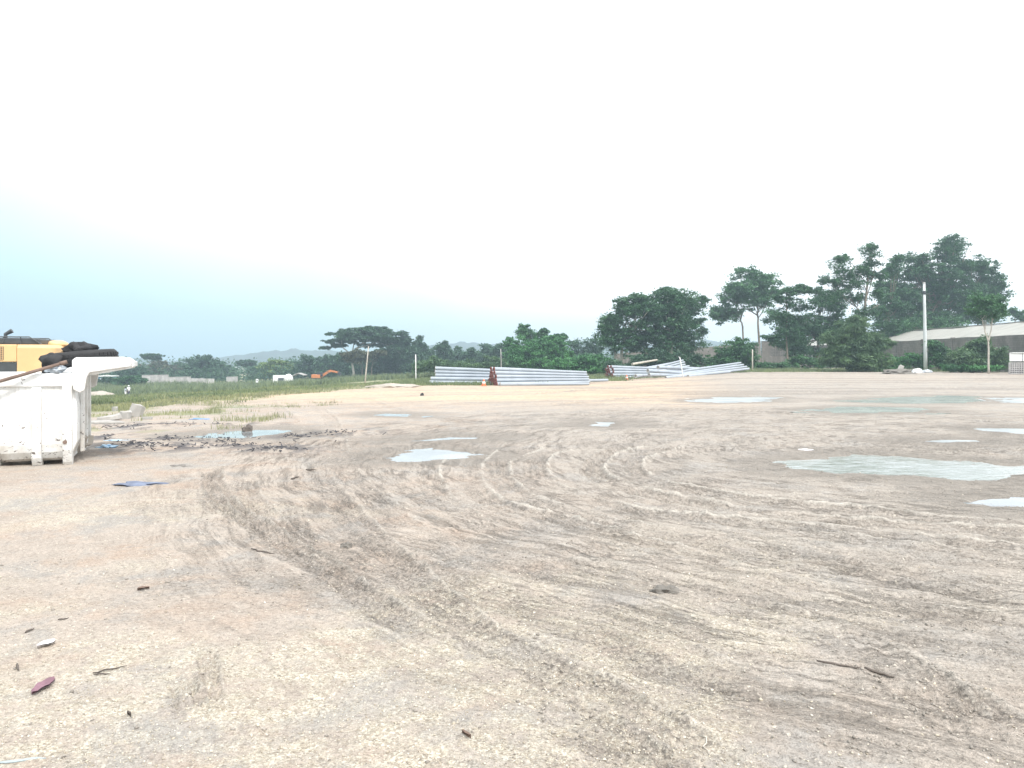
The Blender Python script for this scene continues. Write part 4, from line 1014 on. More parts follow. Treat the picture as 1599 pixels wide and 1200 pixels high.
for sgn, v0 in ((1, 0), (-1, WD)):
    for k in range(9):
        u = -.47-k*.55
        if u < -LB+.1: break
        m = MB(); pr_ = [(v0, WT-.002), (v0-sgn*.085, WT-.03), (v0-sgn*.085, .30), (v0-sgn*.055, .14), (v0+sgn*.02, .02), (v0+sgn*.10, -.02), (v0+sgn*.24, -.02), (v0+sgn*.24, .05), (v0+sgn*.12, .10), (v0+sgn*.05, .20), (v0+sgn*.015, .34)]
        v = [(u-.065, a, w) for a, w in pr_]+[(u+.065, a, w) for a, w in pr_]; n = len(pr_)
        m.add(v, [tuple(range(n)), tuple(range(2*n-1, n-1, -1))]+[(i, i+n, (i+1) % n+n, (i+1) % n) for i in range(n)])
        m.build('rib', MT['dump'], db, bevel=.012)
    m = MB(); pr_ = [(v0, WR-.01), (v0-sgn*.09, WR-.01), (v0-sgn*.09, .42), (v0-sgn*.07, .24), (v0-sgn*.01, .06), (v0+sgn*.05, -.02), (v0+sgn*.2, -.02), (v0+sgn*.2, .1)]
    v = [(-.13, a, w) for a, w in pr_]+[(.0, a, w) for a, w in pr_]; n = len(pr_)
    m.add(v, [tuple(range(n)), tuple(range(2*n-1, n-1, -1))]+[(i, i+n, (i+1) % n+n, (i+1) % n) for i in range(n)])
    m.build('corner_post', MT['dump'], db, bevel=.02)
# head board (the end nearest the middle of the picture), tapering under at the foot
m = MB(); pf = [(-.06, WR), (.0, WR), (.02, WT), (.06, .9), (.06, .36), (-.04, .10), (-.12, .10)]
v = []; 
for vv in (.055, WD-.055):
    for a, w in pf: v.append((a, vv, w))
n = len(pf); m.add(v, [tuple(range(n)), tuple(range(2*n-1, n-1, -1))]+[(i, i+n, (i+1) % n+n, (i+1) % n) for i in range(n)]); m.build('head_board', MT['dump'], db, bevel=.01)
for vv in (.6, 1.2, 1.8): m = MB(); m.box((.09, vv, .75), (.06, .09, 1.2)); m.build('head_rib', MT['dump'], db, bevel=.01)
m = MB(); m.box((-LB-.03, WD/2, .72), (.06, WD, 1.15)); m.build('tailgate', MT['dump'], db, bevel=.01)
# hood over the missing cab
hp = [(0, WR-.02), (0, 1.62), (.05, 1.665), (.72, 1.675), (.83, 1.60), (.80, 1.52), (.24, 1.43), (.20, 1.36), (.17, 1.16), (.10, 1.12), (.015, 1.17)]
for v0 in (-.06, WD+.0):
    m = MB(); m.prism(hp, v0, v0+.06); m.build('hood_side', MT['dump'], db, bevel=.015)
m = MB(); m.prism([(0, WR-.05), (0, WR), (.78, 1.56), (.82, 1.53), (.80, 1.49), (.22, 1.38)], .003, WD-.003); m.build('hood_plate', MT['dump'], db)
m = MB(); m.box((.82, WD/2, 1.56), (.05, WD-.02, .09)); m.build('hood_lip', MT['dump'], db, bevel=.01)
m = MB(); m.tube([(-.09, -.098, .37), (-.09, -.085, .37)], .03, 14); m.build('drain_plug', MT['rust'], db)
rd = MB()
pts = [(-1.35, 1.33), (-1.27, 1.36), (-1.19, 1.345), (-1.10, 1.37), (-1.02, 1.33), (-1.0, 1.30), (-1.1, 1.295), (-1.22, 1.30), (-1.3, 1.29)]
rd.prism([(a, w+.0) for a, w in pts], -.0295, -.0275); rd.v = [(x+.27, y, z-.005) for x, y, z in rd.v]; rd.build('red_mark', MT['red'], db)
def place_db(o): o.location = db.matrix_basis @ Vector(o.location)
MD = Matrix.Translation(C0) @ Matrix.Rotation(DU, 4, 'Z')
# load: rubble fill so that the tyre has something under it
ty = empty('tyre', MD @ Vector((.13, .62, 1.50))); ty.rotation_euler = (R(2), R(-5), 0); tag(ty, 'worn black truck tyre lying flat on the hood of the dump body', 'tyre')
m = MB(); m.lathe([(.30, .0), (.34, -.005), (.44, .0), (.475, .035), (.485, .07), (.485, .20), (.475, .235), (.44, .27), (.34, .275), (.30, .27), (.285, .22), (.31, .2), (.42, .2), (.45, .16), (.45, .1), (.42, .07), (.31, .07), (.285, .05)], 44, closed=True); m.build('casing', MT['black'], ty, smooth=True)
m = MB()
for k in range(44):
    a = 2*math.pi*k/44
    for w in (.075, .135, .195): m.box((.488*math.cos(a), .488*math.sin(a), w), (.018, .045, .045), Matrix.Rotation(a, 3, 'Z'))
m.build('tread', MT['black'], ty)
o = MB().blob((0, 0, .02), (.21, .26, .15), 4, .38, 3, 2.2, True).build('rubber_bundle', MT['black'], smooth=True); o.location = MD @ Vector((.06, .55, 1.745)); tag(o, 'crumpled black rubber sheet heaped on top of the tyre', 'rubber sheet')
m = MB()
for a, b, c, s_ in ((0, 0, .02, .2), (.13, .02, .0, .12)): m.blob((a, b, c+.1), (s_, s_*.7, .16), 7+a*9, .35, 3, 2)
o = m.build('inner_tube', MT['black'], smooth=True); o.location = MD @ Vector((-.27, .35, 1.46)); tag(o, 'bulging black inner tube squeezed left of the tyre', 'inner tube')
o = MB().blob((0, 0, .05), (.13, .10, .07), 12, .4, 3, 2.5).build('rag', MT['greycloth'], smooth=True); o.location = MD @ Vector((-.22, .05, 1.425)); tag(o, 'grey white rag on the top rail below the tyre', 'rag')
o = MB().blob((0, 0, .03), (.12, .09, .05), 15, .4, 3, 2.5).build('rag', MT['whitecloth'], smooth=True); o.location = MD @ Vector((-.02, .05, 1.425)); tag(o, 'white rag beside the hood corner of the dump body', 'rag')
m = MB(); a = MD @ Vector((-.16, -.04, 1.565)); b = MD @ Vector((-4.6, -.95, .03)); m.tube([a, a.lerp(b, .3)+Vector((0, 0, .01)), a.lerp(b, .6), b], .026, 10); m.tube([a+Vector((.0, 0, 0)), a+(a-b).normalized()*.1], [.035, .03], 10)
tag(m.build('steel_bar', MT['rust'], smooth=True), 'long rusty bar leaning on the top rail of the dump body', 'bar')
# mud and stones inside the body
m = MB(); rg = random.Random(4)
for k in range(26): m.blob((-LB*rg.random()*.95-.15, .45+1.4*rg.random(), .2), (.5, .4, .25), k, .3, 2)
o = m.build('earth_load', MT['sand']); o.location = C0; o.rotation_euler = (0, 0, DU); tag(o, 'remains of earth in the bottom of the dump body', 'earth', kind='stuff')

# ------------------------------------------------------------ excavator behind the dump body
ED = 30.0; ex0 = X(83, ED)      # right end of the counterweight
gz_e = mz(ex0, ED)
ex = empty('excavator', (ex0, ED, gz_e), R(14)); tag(ex, 'yellow crawler excavator behind the dump body at the left edge', 'excavator')
zt = topz(0, 538.5, ED)-gz_e; zb = 1.05
def rounded(u0, u1, v0, v1, z0, z1, name, mat, par, bev=.08):
    m = MB(); m.box(((u0+u1)/2, (v0+v1)/2, (z0+z1)/2), (u1-u0, v1-v0, z1-z0)); o = m.build(name, mat, par, bevel=bev); o.modifiers[0].segments = 4; return o
m = MB(); n = 10; pl = [(-1.25, 0), (-.55, 0)]+[(-.55+.55*math.sin(math.pi*.5*k/n), .45-.45*math.cos(math.pi*.5*k/n)) for k in range(1, n+1)]+[(0, 2.25)]+[(-.55+.55*math.cos(math.pi*.5*k/n), 2.25+.45*math.sin(math.pi*.5*k/n)) for k in range(1, n+1)]+[(-1.25, 2.7)]
k_ = len(pl); lev = [(zb, .94), (zb+.25, 1.0), (zt-.12, 1.0), (zt, .93)]; v = []
for z_, s_ in lev: v += [((-1.25+(x+1.25)*s_), 1.35+(y-1.35)*s_, z_) for x, y in pl]
f = [tuple(range(k_-1, -1, -1)), tuple(len(v)-k_+i for i in range(k_))]
for i in range(3): f += [(i*k_+j, i*k_+(j+1) % k_, (i+1)*k_+(j+1) % k_, (i+1)*k_+j) for j in range(k_)]
MB().add(v, f).build('counterweight', MT['yellow'], ex, bevel=.02)
rounded(-3.1, -1.262, 0, 2.7, zt-.68, zt, 'engine_panel', MT['yellow'], ex, .04)
rounded(-3.1, -1.262, .04, 2.66, zb, zt-.69, 'lower_panel', MT['darkmetal'], ex, .03)
g_ = rounded(-2.75, -1.70, -.012, .02, zt-.60, zt-.08, 'grille', MT['darkmetal'], ex, .005)
m = MB()
for k in range(14): m.box((-2.71+k*.075, -.024, zt-.34), (.018, .02, .5))
for k in range(7): m.box((-2.225, -.026, zt-.57+k*.077), (1.03, .02, .018))
m.build('grille_bar', MT['yellow'], g_)
rounded(-2.95, -.55, .3, 2.4, zt+.003, zt+.24, 'engine_hood', MT['darkmetal'], ex, .06)
for y_ in (.25, 2.45):
    m = MB()
    m.tube([(-3.0, y_, zt), (-2.95, y_, zt+.30), (-.9, y_, zt+.30), (-.45, y_, zt)], .022, 8)
    for u_ in (-2.4, -1.8, -1.2): m.tube([(u_, y_, zt), (u_, y_, zt+.3)], .018, 6)
    m.build('hand_rail', MT['darkmetal'], ex)
m = MB(); m.tube([(-1.95, .9, zt+.2), (-1.95, .9, zt+.42), (-1.72, .9, zt+.56)], [.07, .07, .09], 12); m.build('exhaust_pipe', MT['darkmetal'], ex)
m = MB(); m.blob((-.35, 1.7, zt), (.42, .5, .22), 3, .1, 3, 1, True); m.build('filler_cover', MT['yellow'], ex, smooth=True)
m = MB(); m.tube([(-1.8, 1.35, .75), (-1.8, 1.35, zb)], .75, 20); m.build('slew_ring', MT['darkmetal'], ex)
for v_ in (-.05, 2.15):
    m = MB(); pr_ = [(-4.1+.4*math.cos(a), .42+.4*math.sin(a)) for a in [math.pi*.5+math.pi*k/8 for k in range(9)]]+[(-.2+.4*math.cos(a), .42+.4*math.sin(a)) for a in [-math.pi*.5+math.pi*k/8 for k in range(9)]]
    m.prism(pr_, v_, v_+.6); m.build('crawler_track', MT['black'], ex, bevel=.02)
rounded(-5.0, -3.12, 1.55, 2.65, zb, zt+.95, 'cab', MT['yellow'], ex, .06); rounded(-4.85, -3.3, 1.53, 1.56, zb+.5, zt+.8, 'cab_window', MT['glass'], ex, .003)
rounded(-4.9, -3.12, 0.05, 1.0, zb, zt-.1, 'front_panel', MT['yellow'], ex, .04)
def beam(pts, w, h0, name, mat):
    m = MB()
    for a, b in zip(pts[:-1], pts[1:]):
        a, b = Vector(a), Vector(b); d = b-a; ang = math.atan2(d.z, d.x); m.box((a+b)/2, (d.length+h0*.4, w, h0), Matrix.Rotation(-ang, 3, 'Y'))
    return m.build(name, mat, ex, bevel=.02)
beam([(-4.6, 1.27, 1.6), (-6.6, 1.27, 3.6), (-8.6, 1.27, 3.2)], .4, .45, 'boom', MT['yellow']); beam([(-8.6, 1.27, 3.2), (-8.9, 1.27, .9)], .3, .34, 'stick', MT['yellow'])
m = MB(); m.prism([(-9.3, .9), (-8.6, .95), (-8.3, .4), (-8.8, .02), (-9.5, .2)], .8, 1.75); m.build('bucket', MT['darkmetal'], ex, bevel=.02)

# ------------------------------------------------------------ far field: truck, tank, orange excavator, hut, sign
d = 165; tr = empty('box_truck', (X(426, d), d, mz(X(426, d), d))); tag(tr, 'white box truck with a dark front standing in the far field', 'truck')
gq = mz(X(426, d), d); mt = topz(0, 586, d)-gq; ms = d/F
m = MB(); m.box((11*ms, 1.2, mt*.58), (21*ms, 2.3, mt*.78)); m.build('box_body', MT['white'], tr, bevel=.04)
m = MB(); m.box((13.5*ms, -.02, mt*.50), (9*ms, .08, mt*.42)); m.build('door_opening', MT['darkmetal'], tr)
m = MB(); m.box((24.5*ms, 1.2, mt*.48), (6*ms, 2.1, mt*.56)); m.build('cab', MT['white'], tr, bevel=.15)
m = MB(); m.box((25.3*ms, .13, mt*.6), (3*ms, .05, mt*.2)); m.build('window', MT['glass'], tr)
for u in (5*ms, 23*ms):
    for v_ in (.15, 2.2): m = MB(); m.tube([(u, v_-.12, .42), (u, v_+.12, .42)], .42, 16); m.build('wheel', MT['black'], tr)
tk = empty('water_tank', (X(451, d-3), d-3, mz(X(451, d-3), d-3))); tag(tk, 'rounded white tank on a low frame right of the box truck', 'tank')
m = MB(); m.lathe([(0, 2.3), (.35, 2.2), (.78, 1.85), (.95, 1.4), (.95, .7), (.85, .55), (0, .5)], 24); m.build('tank_shell', MT['white'], tk, smooth=True)
m = MB(); m.box((0, 0, .25), (2.2, 1.6, .5)); m.build('frame', MT['darkmetal'], tk, bevel=.02)
d = 170; oe = empty('excavator', (X(497, d), d, mz(X(497, d), d))); tag(oe, 'small looking orange excavator with its arm raised in the far field', 'excavator')
gq = mz(X(497, d), d); ms = d/F; q_ = lambda px, py: ((px-497)*ms, topz(0, py, d)-gq)
def beam2(pts, w, h0, name, mat, par, y=0):
    m = MB()
    for a, b in zip(pts[:-1], pts[1:]):
        a, b = Vector((a[0], y, a[1])), Vector((b[0], y, b[1])); dd = b-a; m.box((a+b)/2, (dd.length+h0*.4, w, h0), Matrix.Rotation(-math.atan2(dd.z, dd.x), 3, 'Y'))
    return m.build(name, mat, par, bevel=.02)
beam2([q_(503, 588), q_(513, 581), q_(517, 579.5)], .5, .5, 'boom', MT['orangepaint'], oe); beam2([q_(517, 579.5), q_(529, 582)], .35, .38, 'stick', MT['orangepaint'], oe)
m = MB(); m.box((-.2, 0, 1.25), (2.0, 2.4, .8)); m.build('machine_body', MT['orangepaint'], oe, bevel=.08)
m = MB(); m.box((.6, -.7, 1.75), (1.2, .9, .9)); m.build('cab', MT['glass'], oe, bevel=.05)
for v_ in (-1.1, 1.1): m = MB(); m.box((0, v_, .4), (3.2, .5, .75)); m.build('crawler_track', MT['black'], oe, bevel=.25)
m = MB(); a = q_(529, 582); m.prism([(a[0]-.1, a[1]+.2), (a[0]+.5, a[1]), (a[0]+.6, a[1]-.5), (a[0]+.0, a[1]-.6)], -.5, .5); m.build('bucket', MT['darkmetal'], oe)
d = 172; e = empty('shelter', (X(455, d), d, mz(X(455, d), d))); tag(e, 'open shelter with a pale low pitched roof between the truck and orange excavator', 'shelter')
zz_ = topz(0, 585, d)-mz(X(455, d), d)
m = MB(); m.prism([(0, zz_-.5), (1.9, zz_+.35), (3.3, zz_-.1), (3.3, zz_-.25), (1.9, zz_+.2), (0, zz_-.65)], -1.5, 1.5); m.build('roof', MT['concrete'], e)
for u in (.3, 3.0):
    for v_ in (-1.3, 1.3): m = MB(); m.box((u, v_, (zz_-.5)/2), (.12, .12, zz_-.5)); m.build('leg', MT['darkmetal'], e)
d = 150; x = X(402, d); g = mz(x, d); e = empty('sign_board', (x, d, g)); tag(e, 'small white square board with a dark centre in the far grass', 'sign')
m = MB(); m.box((0, 0, topz(0, 595, d)-g), (.5, .05, .72)); m.build('board', MT['white'], e, bevel=.01)
m = MB(); m.box((0, -.035, topz(0, 594.5, d)-g), (.2, .015, .2)); m.build('mark', MT['darkmetal'], e)
m = MB(); m.tube([(0, .06, -.2), (0, .06, topz(0, 595, d)-g)], .05, 8); m.build('post', MT['darkmetal'], e)
d = 172; x = X(156, d); g = mz(x, d); e = empty('hut', (x, d, g)); tag(e, 'small blue walled hut with a white roof edge behind the dump body hood', 'hut')
m = MB(); m.box((1.0, 1.5, (topz(0, 589, d)-g)/2), (1.9*1.3, 3, topz(0, 589, d)-g)); m.build('wall', MT['bluesheet'], e)
m = MB(); m.box((1.1, 1.5, topz(0, 587.7, d)-g), (3.2, 3.6, .18)); m.build('roof', MT['white'], e, bevel=.02)
m = MB(); m.box((.2, -.03, .9), (.7, .06, 1.6)); m.build('door', MT['white'], e)
# sand heap
d = 82; x = X(158, d); o = MB().blob((0, 0, 0), (1.3, 1.4, topz(0, 611, d)-mz(x, d)), 5, .2, 3, 1.5, True).build('sand_heap', MT['sand'], smooth=True); o.location = (x, d, mz(x, d)); tag(o, 'pale pointed heap of sand beyond the dump body', 'heap')

# ------------------------------------------------------------ two people in the field
def person(px, d, hgt, label, shirt, legs, short, cap, face, lean):
    x = X(px, d); g = mz(x, d); e = empty('person', (x, d, g), face); tag(e, label, 'person', None); s = hgt/1.72
    J = {'pel': (0, 0, .93), 'sp': (0, .0, 1.12), 'ch': (0, -.01, 1.32), 'nk': (0, 0, 1.46), 'hd0': (0, .0, 1.52), 'hd': (0, .015, 1.60), 'hd2': (0, .0, 1.68)}
    rad = {'pel': .13, 'sp': .115, 'ch': .135, 'nk': .05, 'hd0': .06, 'hd': .085, 'hd2': .06}; ed = [('pel', 'sp'), ('sp', 'ch'), ('ch', 'nk'), ('nk', 'hd0'), ('hd0', 'hd'), ('hd', 'hd2')]
    for sd_, k in ((-1, 'l'), (1, 'r')):
        J.update({'hip'+k: (sd_*.10, 0, .88), 'kn'+k: (sd_*.12, .04*lean*sd_, .49), 'an'+k: (sd_*.13, .05*lean*sd_-.03, .09), 'toe'+k: (sd_*.15, .05*lean*sd_+.13, .04),
                  'sh'+k: (sd_*.18, 0, 1.40), 'el'+k: (sd_*.26, .02, 1.12), 'wr'+k: (sd_*.23, .22 if sd_ > 0 else .08, 1.02 if sd_ > 0 else .88), 'pm'+k: (sd_*.22, .29 if sd_ > 0 else .10, 1.01 if sd_ > 0 else .80)})
        rad.update({'hip'+k: .095, 'kn'+k: .058, 'an'+k: .038, 'toe'+k: .034, 'sh'+k: .055, 'el'+k: .038, 'wr'+k: .026, 'pm'+k: .030})
        ed += [('pel', 'hip'+k), ('hip'+k, 'kn'+k), ('kn'+k, 'an'+k), ('an'+k, 'toe'+k), ('ch', 'sh'+k), ('sh'+k, 'el'+k), ('el'+k, 'wr'+k), ('wr'+k, 'pm'+k)]
        pm = Vector(J['pm'+k]); dr = (pm-Vector(J['wr'+k])).normalized(); sdv = dr.cross(Vector((sd_, 0, .2))).normalized()
        for i, ln in enumerate((.075, .085, .08, .065)):
            nm = f'f{i}{k}'; J[nm] = tuple(pm+dr*(ln+.02)+sdv*(i-1.5)*.019); rad[nm] = .008; ed.append(('pm'+k, nm))
        J['th'+k] = tuple(pm+dr*.02-sdv*.055); rad['th'+k] = .009; ed.append(('pm'+k, 'th'+k))
    names = list(J); me_ = bpy.data.meshes.new('body'); me_.from_pydata([tuple(c*s for c in J[n_]) for n_ in names], [(names.index(a), names.index(b)) for a, b in ed], [])
    o = bpy.data.objects.new('body', me_); COL.objects.link(o); o.parent = e; me_.materials.append(MT['skin'])
    sk = o.modifiers.new('skin', 'SKIN'); 
    if not me_.skin_vertices: me_.attributes
    for i, n_ in enumerate(names):
        sv = me_.skin_vertices[0].data[i]; sv.radius = (rad[n_]*s, rad[n_]*s); sv.use_root = (n_ == 'pel')
    ss = o.modifiers.new('sub', 'SUBSURF'); ss.levels = 2; ss.render_levels = 2
    q = lambda n_: Vector(J[n_])*s
    m = MB(); m.tube([q('pel')-Vector((0, 0, .04)), q('sp'), q('ch'), q('ch')+Vector((0, 0, .09)), q('nk')], [.165*s, .155*s, .175*s, .15*s, .065*s], 18)
    for k in 'lr': m.tube([q('sh'+k).lerp(q('ch'), .35), q('sh'+k), q('sh'+k).lerp(q('el'+k), .75)], [.09*s, .078*s, .062*s], 12)
    m.build('shirt', MT[shirt], e, smooth=True)
    m = MB(); m.tube([q('pel')+Vector((0, 0, .06)), q('pel'), q('pel')-Vector((0, 0, .1))], [.16*s, .165*s, .14*s], 18)
    for k in 'lr': m.tube([q('hip'+k), q('kn'+k)+Vector((0, 0, .06 if short else 0))]+([] if short else [q('an'+k)+Vector((0, 0, .02))]), [.115*s, .095*s if short else .08*s]+([] if short else [.06*s]), 12)
    m.build('shorts' if short else 'trousers', MT[legs], e, smooth=True)
    m = MB(); h_ = q('hd')
    if cap: m.lathe([(0, .125), (.06, .115), (.1, .07), (.108, .02), (.16, .012), (.108, .008)], 20, h_); m.build('cap', MT['whitecloth'], e, smooth=True)
    else: m.blob(h_+Vector((0, -.015, .035)), (.098, .108, .10), 3, .04, 2); m.build('hair', MT['black'], e, smooth=True)
    m = MB(); m.blob(h_+Vector((0, .09*s, -.02)), (.014, .022, .02), 1, .05, 1); m.build('nose', MT['skin'], e)
    for k in 'lr': m = MB(); m.box(q('toe'+k).lerp(q('an'+k), .5)+Vector((0, 0, -.035)), (.10, .27, .07)); m.build('shoe', MT['darkcloth'], e, bevel=.025)
    return e
person(196.5, 105, 1.45, 'shorter bareheaded person in a grey top and white shorts beside the taller one', 'greycloth', 'whitecloth', True, False, R(-60), .6)
person(201.5, 105.3, 1.68, 'taller person in a white cap, white shirt and dark trousers standing in the field', 'whitecloth', 'darkcloth', False, True, R(70), 1)

# ------------------------------------------------------------ rubble, burnt debris, litter
def on_ground(o, px, py, lift=0, rz=0):
    x, y = G(px, py)
    for _ in range(4):
        z = gz_at(x, y); x, y = G(px, py, z)
    o.location = (x, y, gz_at(x, y)+lift); o.rotation_euler = (o.rotation_euler[0], o.rotation_euler[1], rz); return o
def slab(w, l, h, seed):
    rg = random.Random(seed); m = MB(); n = 8; top = []; 
    pts = [(w/2*math.cos(6.283*k/n+rg.uniform(-.25, .25))*rg.uniform(.8, 1.15), l/2*math.sin(6.283*k/n+rg.uniform(-.25, .25))*rg.uniform(.8, 1.15)) for k in range(n)]
    v = [(x, y, 0) for x, y in pts]+[(x*.96, y*.96, h*rg.uniform(.8, 1.1)) for x, y in pts]
    m.add(v, [tuple(range(n-1, -1, -1)), tuple(range(n, 2*n))]+[(i, (i+1) % n, (i+1) % n+n, i+n) for i in range(n)]); return m
for i, (px, py, w, l, h, rx_, ry_, lb) in enumerate([
    (183, 652, .9, .6, .10, .1, -.30, 'tilted pale slab of broken concrete behind the dump body'),
    (172, 656, .7, .5, .12, 0, -.12, 'low pale slab leaning on the tilted concrete slab'),
    (209, 651, .45, .4, .36, .2, .3, 'upright pale lump of broken concrete right of the tilted slab'),
    (197, 654, .4, .35, .2, .1, 0, 'small pale block between the tilted slab and the upright lump'),
    (180, 642, .22, .2, .14, 0, 0, 'small pale stone in the weeds above the tilted slab'),
    (230, 655, .5, .3, .07, 0, .05, 'thin flat pale slab right of the upright concrete lump'),
    (165, 661, 1.1, .5, .06, 0, 0, 'long flat whitish slab nearest the dump body')]):
    o = slab(w, l, h, 40+i).build('concrete_slab', MT['rock'], bevel=.01); o.rotation_euler = (rx_, ry_, 0); on_ground(o, px, py, .0, i*.5); tag(o, lb, 'rubble')
def debris(label, spots, seed, mat='ash', name='burnt_debris'):
    """a tangle of thin burnt scraps: many small flakes and strips"""
    rg = np.random.default_rng(seed); m = MB(); cx, cy = G(spots[0][0], spots[0][1])
    for px, py, rx, ry, n in spots:
        for _ in range(int(n*.2)):
            a, b = rg.normal(size=2)*.5; x, y = G(px+a*rx, py+b*ry); z = gz_at(x, y); th = rg.random()*6.28; l = rg.uniform(.015, .12)*rg.uniform(.5, 1.3); w = rg.uniform(.004, .020)
            dz = rg.uniform(0, .03)
            m.box((x-cx, y-cy, z+.012+dz*.5), (l, w, .012), Matrix.Rotation(th, 3, 'Z') @ Matrix.Rotation(rg.normal()*.35, 3, 'Y') @ Matrix.Rotation(rg.normal()*.5, 3, 'X'))
    o = m.build(name, MT[mat]); o.location = (cx, cy, 0); tag(o, label, 'debris', kind='stuff'); return o
debris('black burnt scraps strewn near the dump body corner', [(210, 695, 50, 7, 150), (235, 698, 36, 7, 130), (160, 683, 24, 4, 50)], 1)
debris('black burnt scraps strewn left of the puddle with a stone', [(272, 685, 34, 5, 90), (345, 688, 34, 8, 190), (290, 699, 40, 5, 110), (375, 697, 34, 4, 70), (330, 692, 130, 8, 120)], 2)
debris('black line of burnt scraps behind the dump body', [(190, 667, 60, 3, 110), (300, 663, 110, 2, 90)], 3)
debris('black clod like scraps right of the puddle with a stone', [(462, 683, 34, 3, 90), (490, 680, 24, 2, 40), (540, 677, 46, 3.5, 130)], 4)
debris('grey black scraps in front of the puddle with a stone', [(440, 703, 44, 5, 120), (400, 705, 50, 4, 50)], 5)
debris('dark brown debris heap left of the utility pole foot', [(1405, 583.2, 22, 1.2, 90), (1425, 583, 14, 1, 40)], 6)
def lump(name, label, cat, px, py, r, mat, seed, amp=.3, flat=True, rz=0, sub=3):
    o = MB().blob((0, 0, 0), r, seed, amp, sub, 2.0, flat).build(name, MT[mat], smooth=False); on_ground(o, px, py, -.005, rz); tag(o, label, cat); return o
lump('stone', 'brown stone standing in the puddle among the burnt scraps', 'stone', 387, 672, (.13, .11, .15), 'stick', 3)
lump('plastic_bag', 'pale blue plastic bag beside the dump body corner', 'bag', 168, 699, (.17, .12, .06), 'bluepl', 4, .4)
lump('tarpaulin', 'flat crumpled dark blue tarpaulin on the dirt right of the dump body', 'tarpaulin', 216, 757, (.32, .12, .035), 'bluetarp', 5, .45)
lump('mud_clod', 'dark grey clod of mud on the track left of centre', 'clod', 541, 855, (.05, .04, .045), 'mud', 6, .4)
lump('mud_clod', 'grey clod of mud on the track ridge near the centre right', 'clod', 1040, 925, (.10, .06, .045), 'mud', 8, .5)
lump('plastic_scrap', 'pale blue plastic scrap on the rubbly ground beyond the dump body', 'scrap', 183, 688, (.22, .14, .02), 'bluepl', 9, .4)
lump('plastic_scrap', 'white scrap left of the large murky puddle', 'scrap', 1259, 703, (.10, .08, .03), 'whitelitter', 10, .4)
lump('plastic_scrap', 'small blue scrap at the weeds edge behind the puddle with a stone', 'scrap', 312, 655, (.28, .1, .03), 'bluesheet', 11, .4)
lump('mud_clod', 'flat dark patch of mud between the tarpaulin and the burnt scraps', 'clod', 281, 728, (.16, .12, .02), 'mud', 12, .4)
lump('rubbish_bag', 'white rubbish bag left of the utility pole foot', 'bag', 1434, 582.5, (.5, .35, .38), 'whitecloth', 13, .35)
lump('rubbish_bag', 'white rubbish bag right of the utility pole foot', 'bag', 1449, 582.5, (.42, .35, .28), 'whitecloth', 14, .35)
lump('earth_heap', 'dark heap of earth with a slab in it left of the rubbish bags', 'heap', 1402, 583.5, (1.3, .7, .40), 'mud', 15, .4)
lump('earth_heap', 'low brown heap of earth beside the leaning pale post', 'heap', 612, 605, (1.6, 1.0, .22), 'sand', 16, .3)
o = slab(.5, .12, .75, 77).build('concrete_slab', MT['rock'], bevel=.01); o.rotation_euler = (0, .4, 0); on_ground(o, 1404, 583.8, 0, 0); tag(o, 'pale slab sticking up from the dark earth heap', 'rubble')
lump('bird', 'dark crow sized bird shape on the sandy far edge of the lot', 'bird', 659.5, 618, (.09, .14, .13), 'black', 17, .15, False)
def stick(px0, py0, px1, py1, r, label, bend=.02, mat='stick', name='stick'):
    a = Vector((*G(px0, py0), 0)); b = Vector((*G(px1, py1), 0)); rg = random.Random(int(px0)); pts = []
    for k in range(7):
        t = k/6; p = a.lerp(b, t); p += Vector((rg.uniform(-1, 1), rg.uniform(-1, 1), 0))*bend*(b-a).length*.6; p.z = gz_at(p.x, p.y)+r*.8+rg.random()*.006; pts.append(p-a)
    m = MB(); m.tube(pts, [r*.7, r, r, r*.9, r*.8, r*.6, r*.3], 7); o = m.build(name, MT[mat], smooth=True); o.location = a; tag(o, label, 'stick'); return o
stick(145, 1056, 199, 1047, .004, 'thin dark twig, upper of the pair on the gravel at lower left'); stick(147, 1058, 175, 1060, .0035, 'thin dark twig, lower of the pair on the gravel at lower left')
stick(40, 994, 54, 988, .006, 'short thick dark twig above the red and white paper'); stick(91, 975, 108, 973, .004, 'short thin twig right of the thick dark twig')
stick(27, 1045, 30, 1054, .006, 'tiny upright dark twig left of the purple leaf')
stick(1278, 1041, 1346, 1050, .006, 'grey curved stick, left half of the broken pair at lower right', .05); stick(1350, 1049, 1398, 1063, .007, 'grey stick, right half of the broken pair at lower right', .03)
stick(392, 861, 430, 866, .007, 'dark bent twig on the pale dirt left of the tracks', .08); stick(1098, 1152, 1108, 1180, .003, 'pale thin straw curl at the bottom right of centre', .15, 'barkpale')
stick(478, 735, 493, 735, .012, 'short dark stick beside the left track'); stick(455, 749, 468, 745, .012, 'short brown stick left of the curved tracks')
stick(0, 1194, 72, 1187, .009, 'flat blue grey plastic strip at the bottom left corner', .01, 'greypl', 'plastic_strip'); bpy.data.objects['plastic_strip']['category'] = 'strip'; bpy.data.objects['plastic_strip'].scale.z = .5
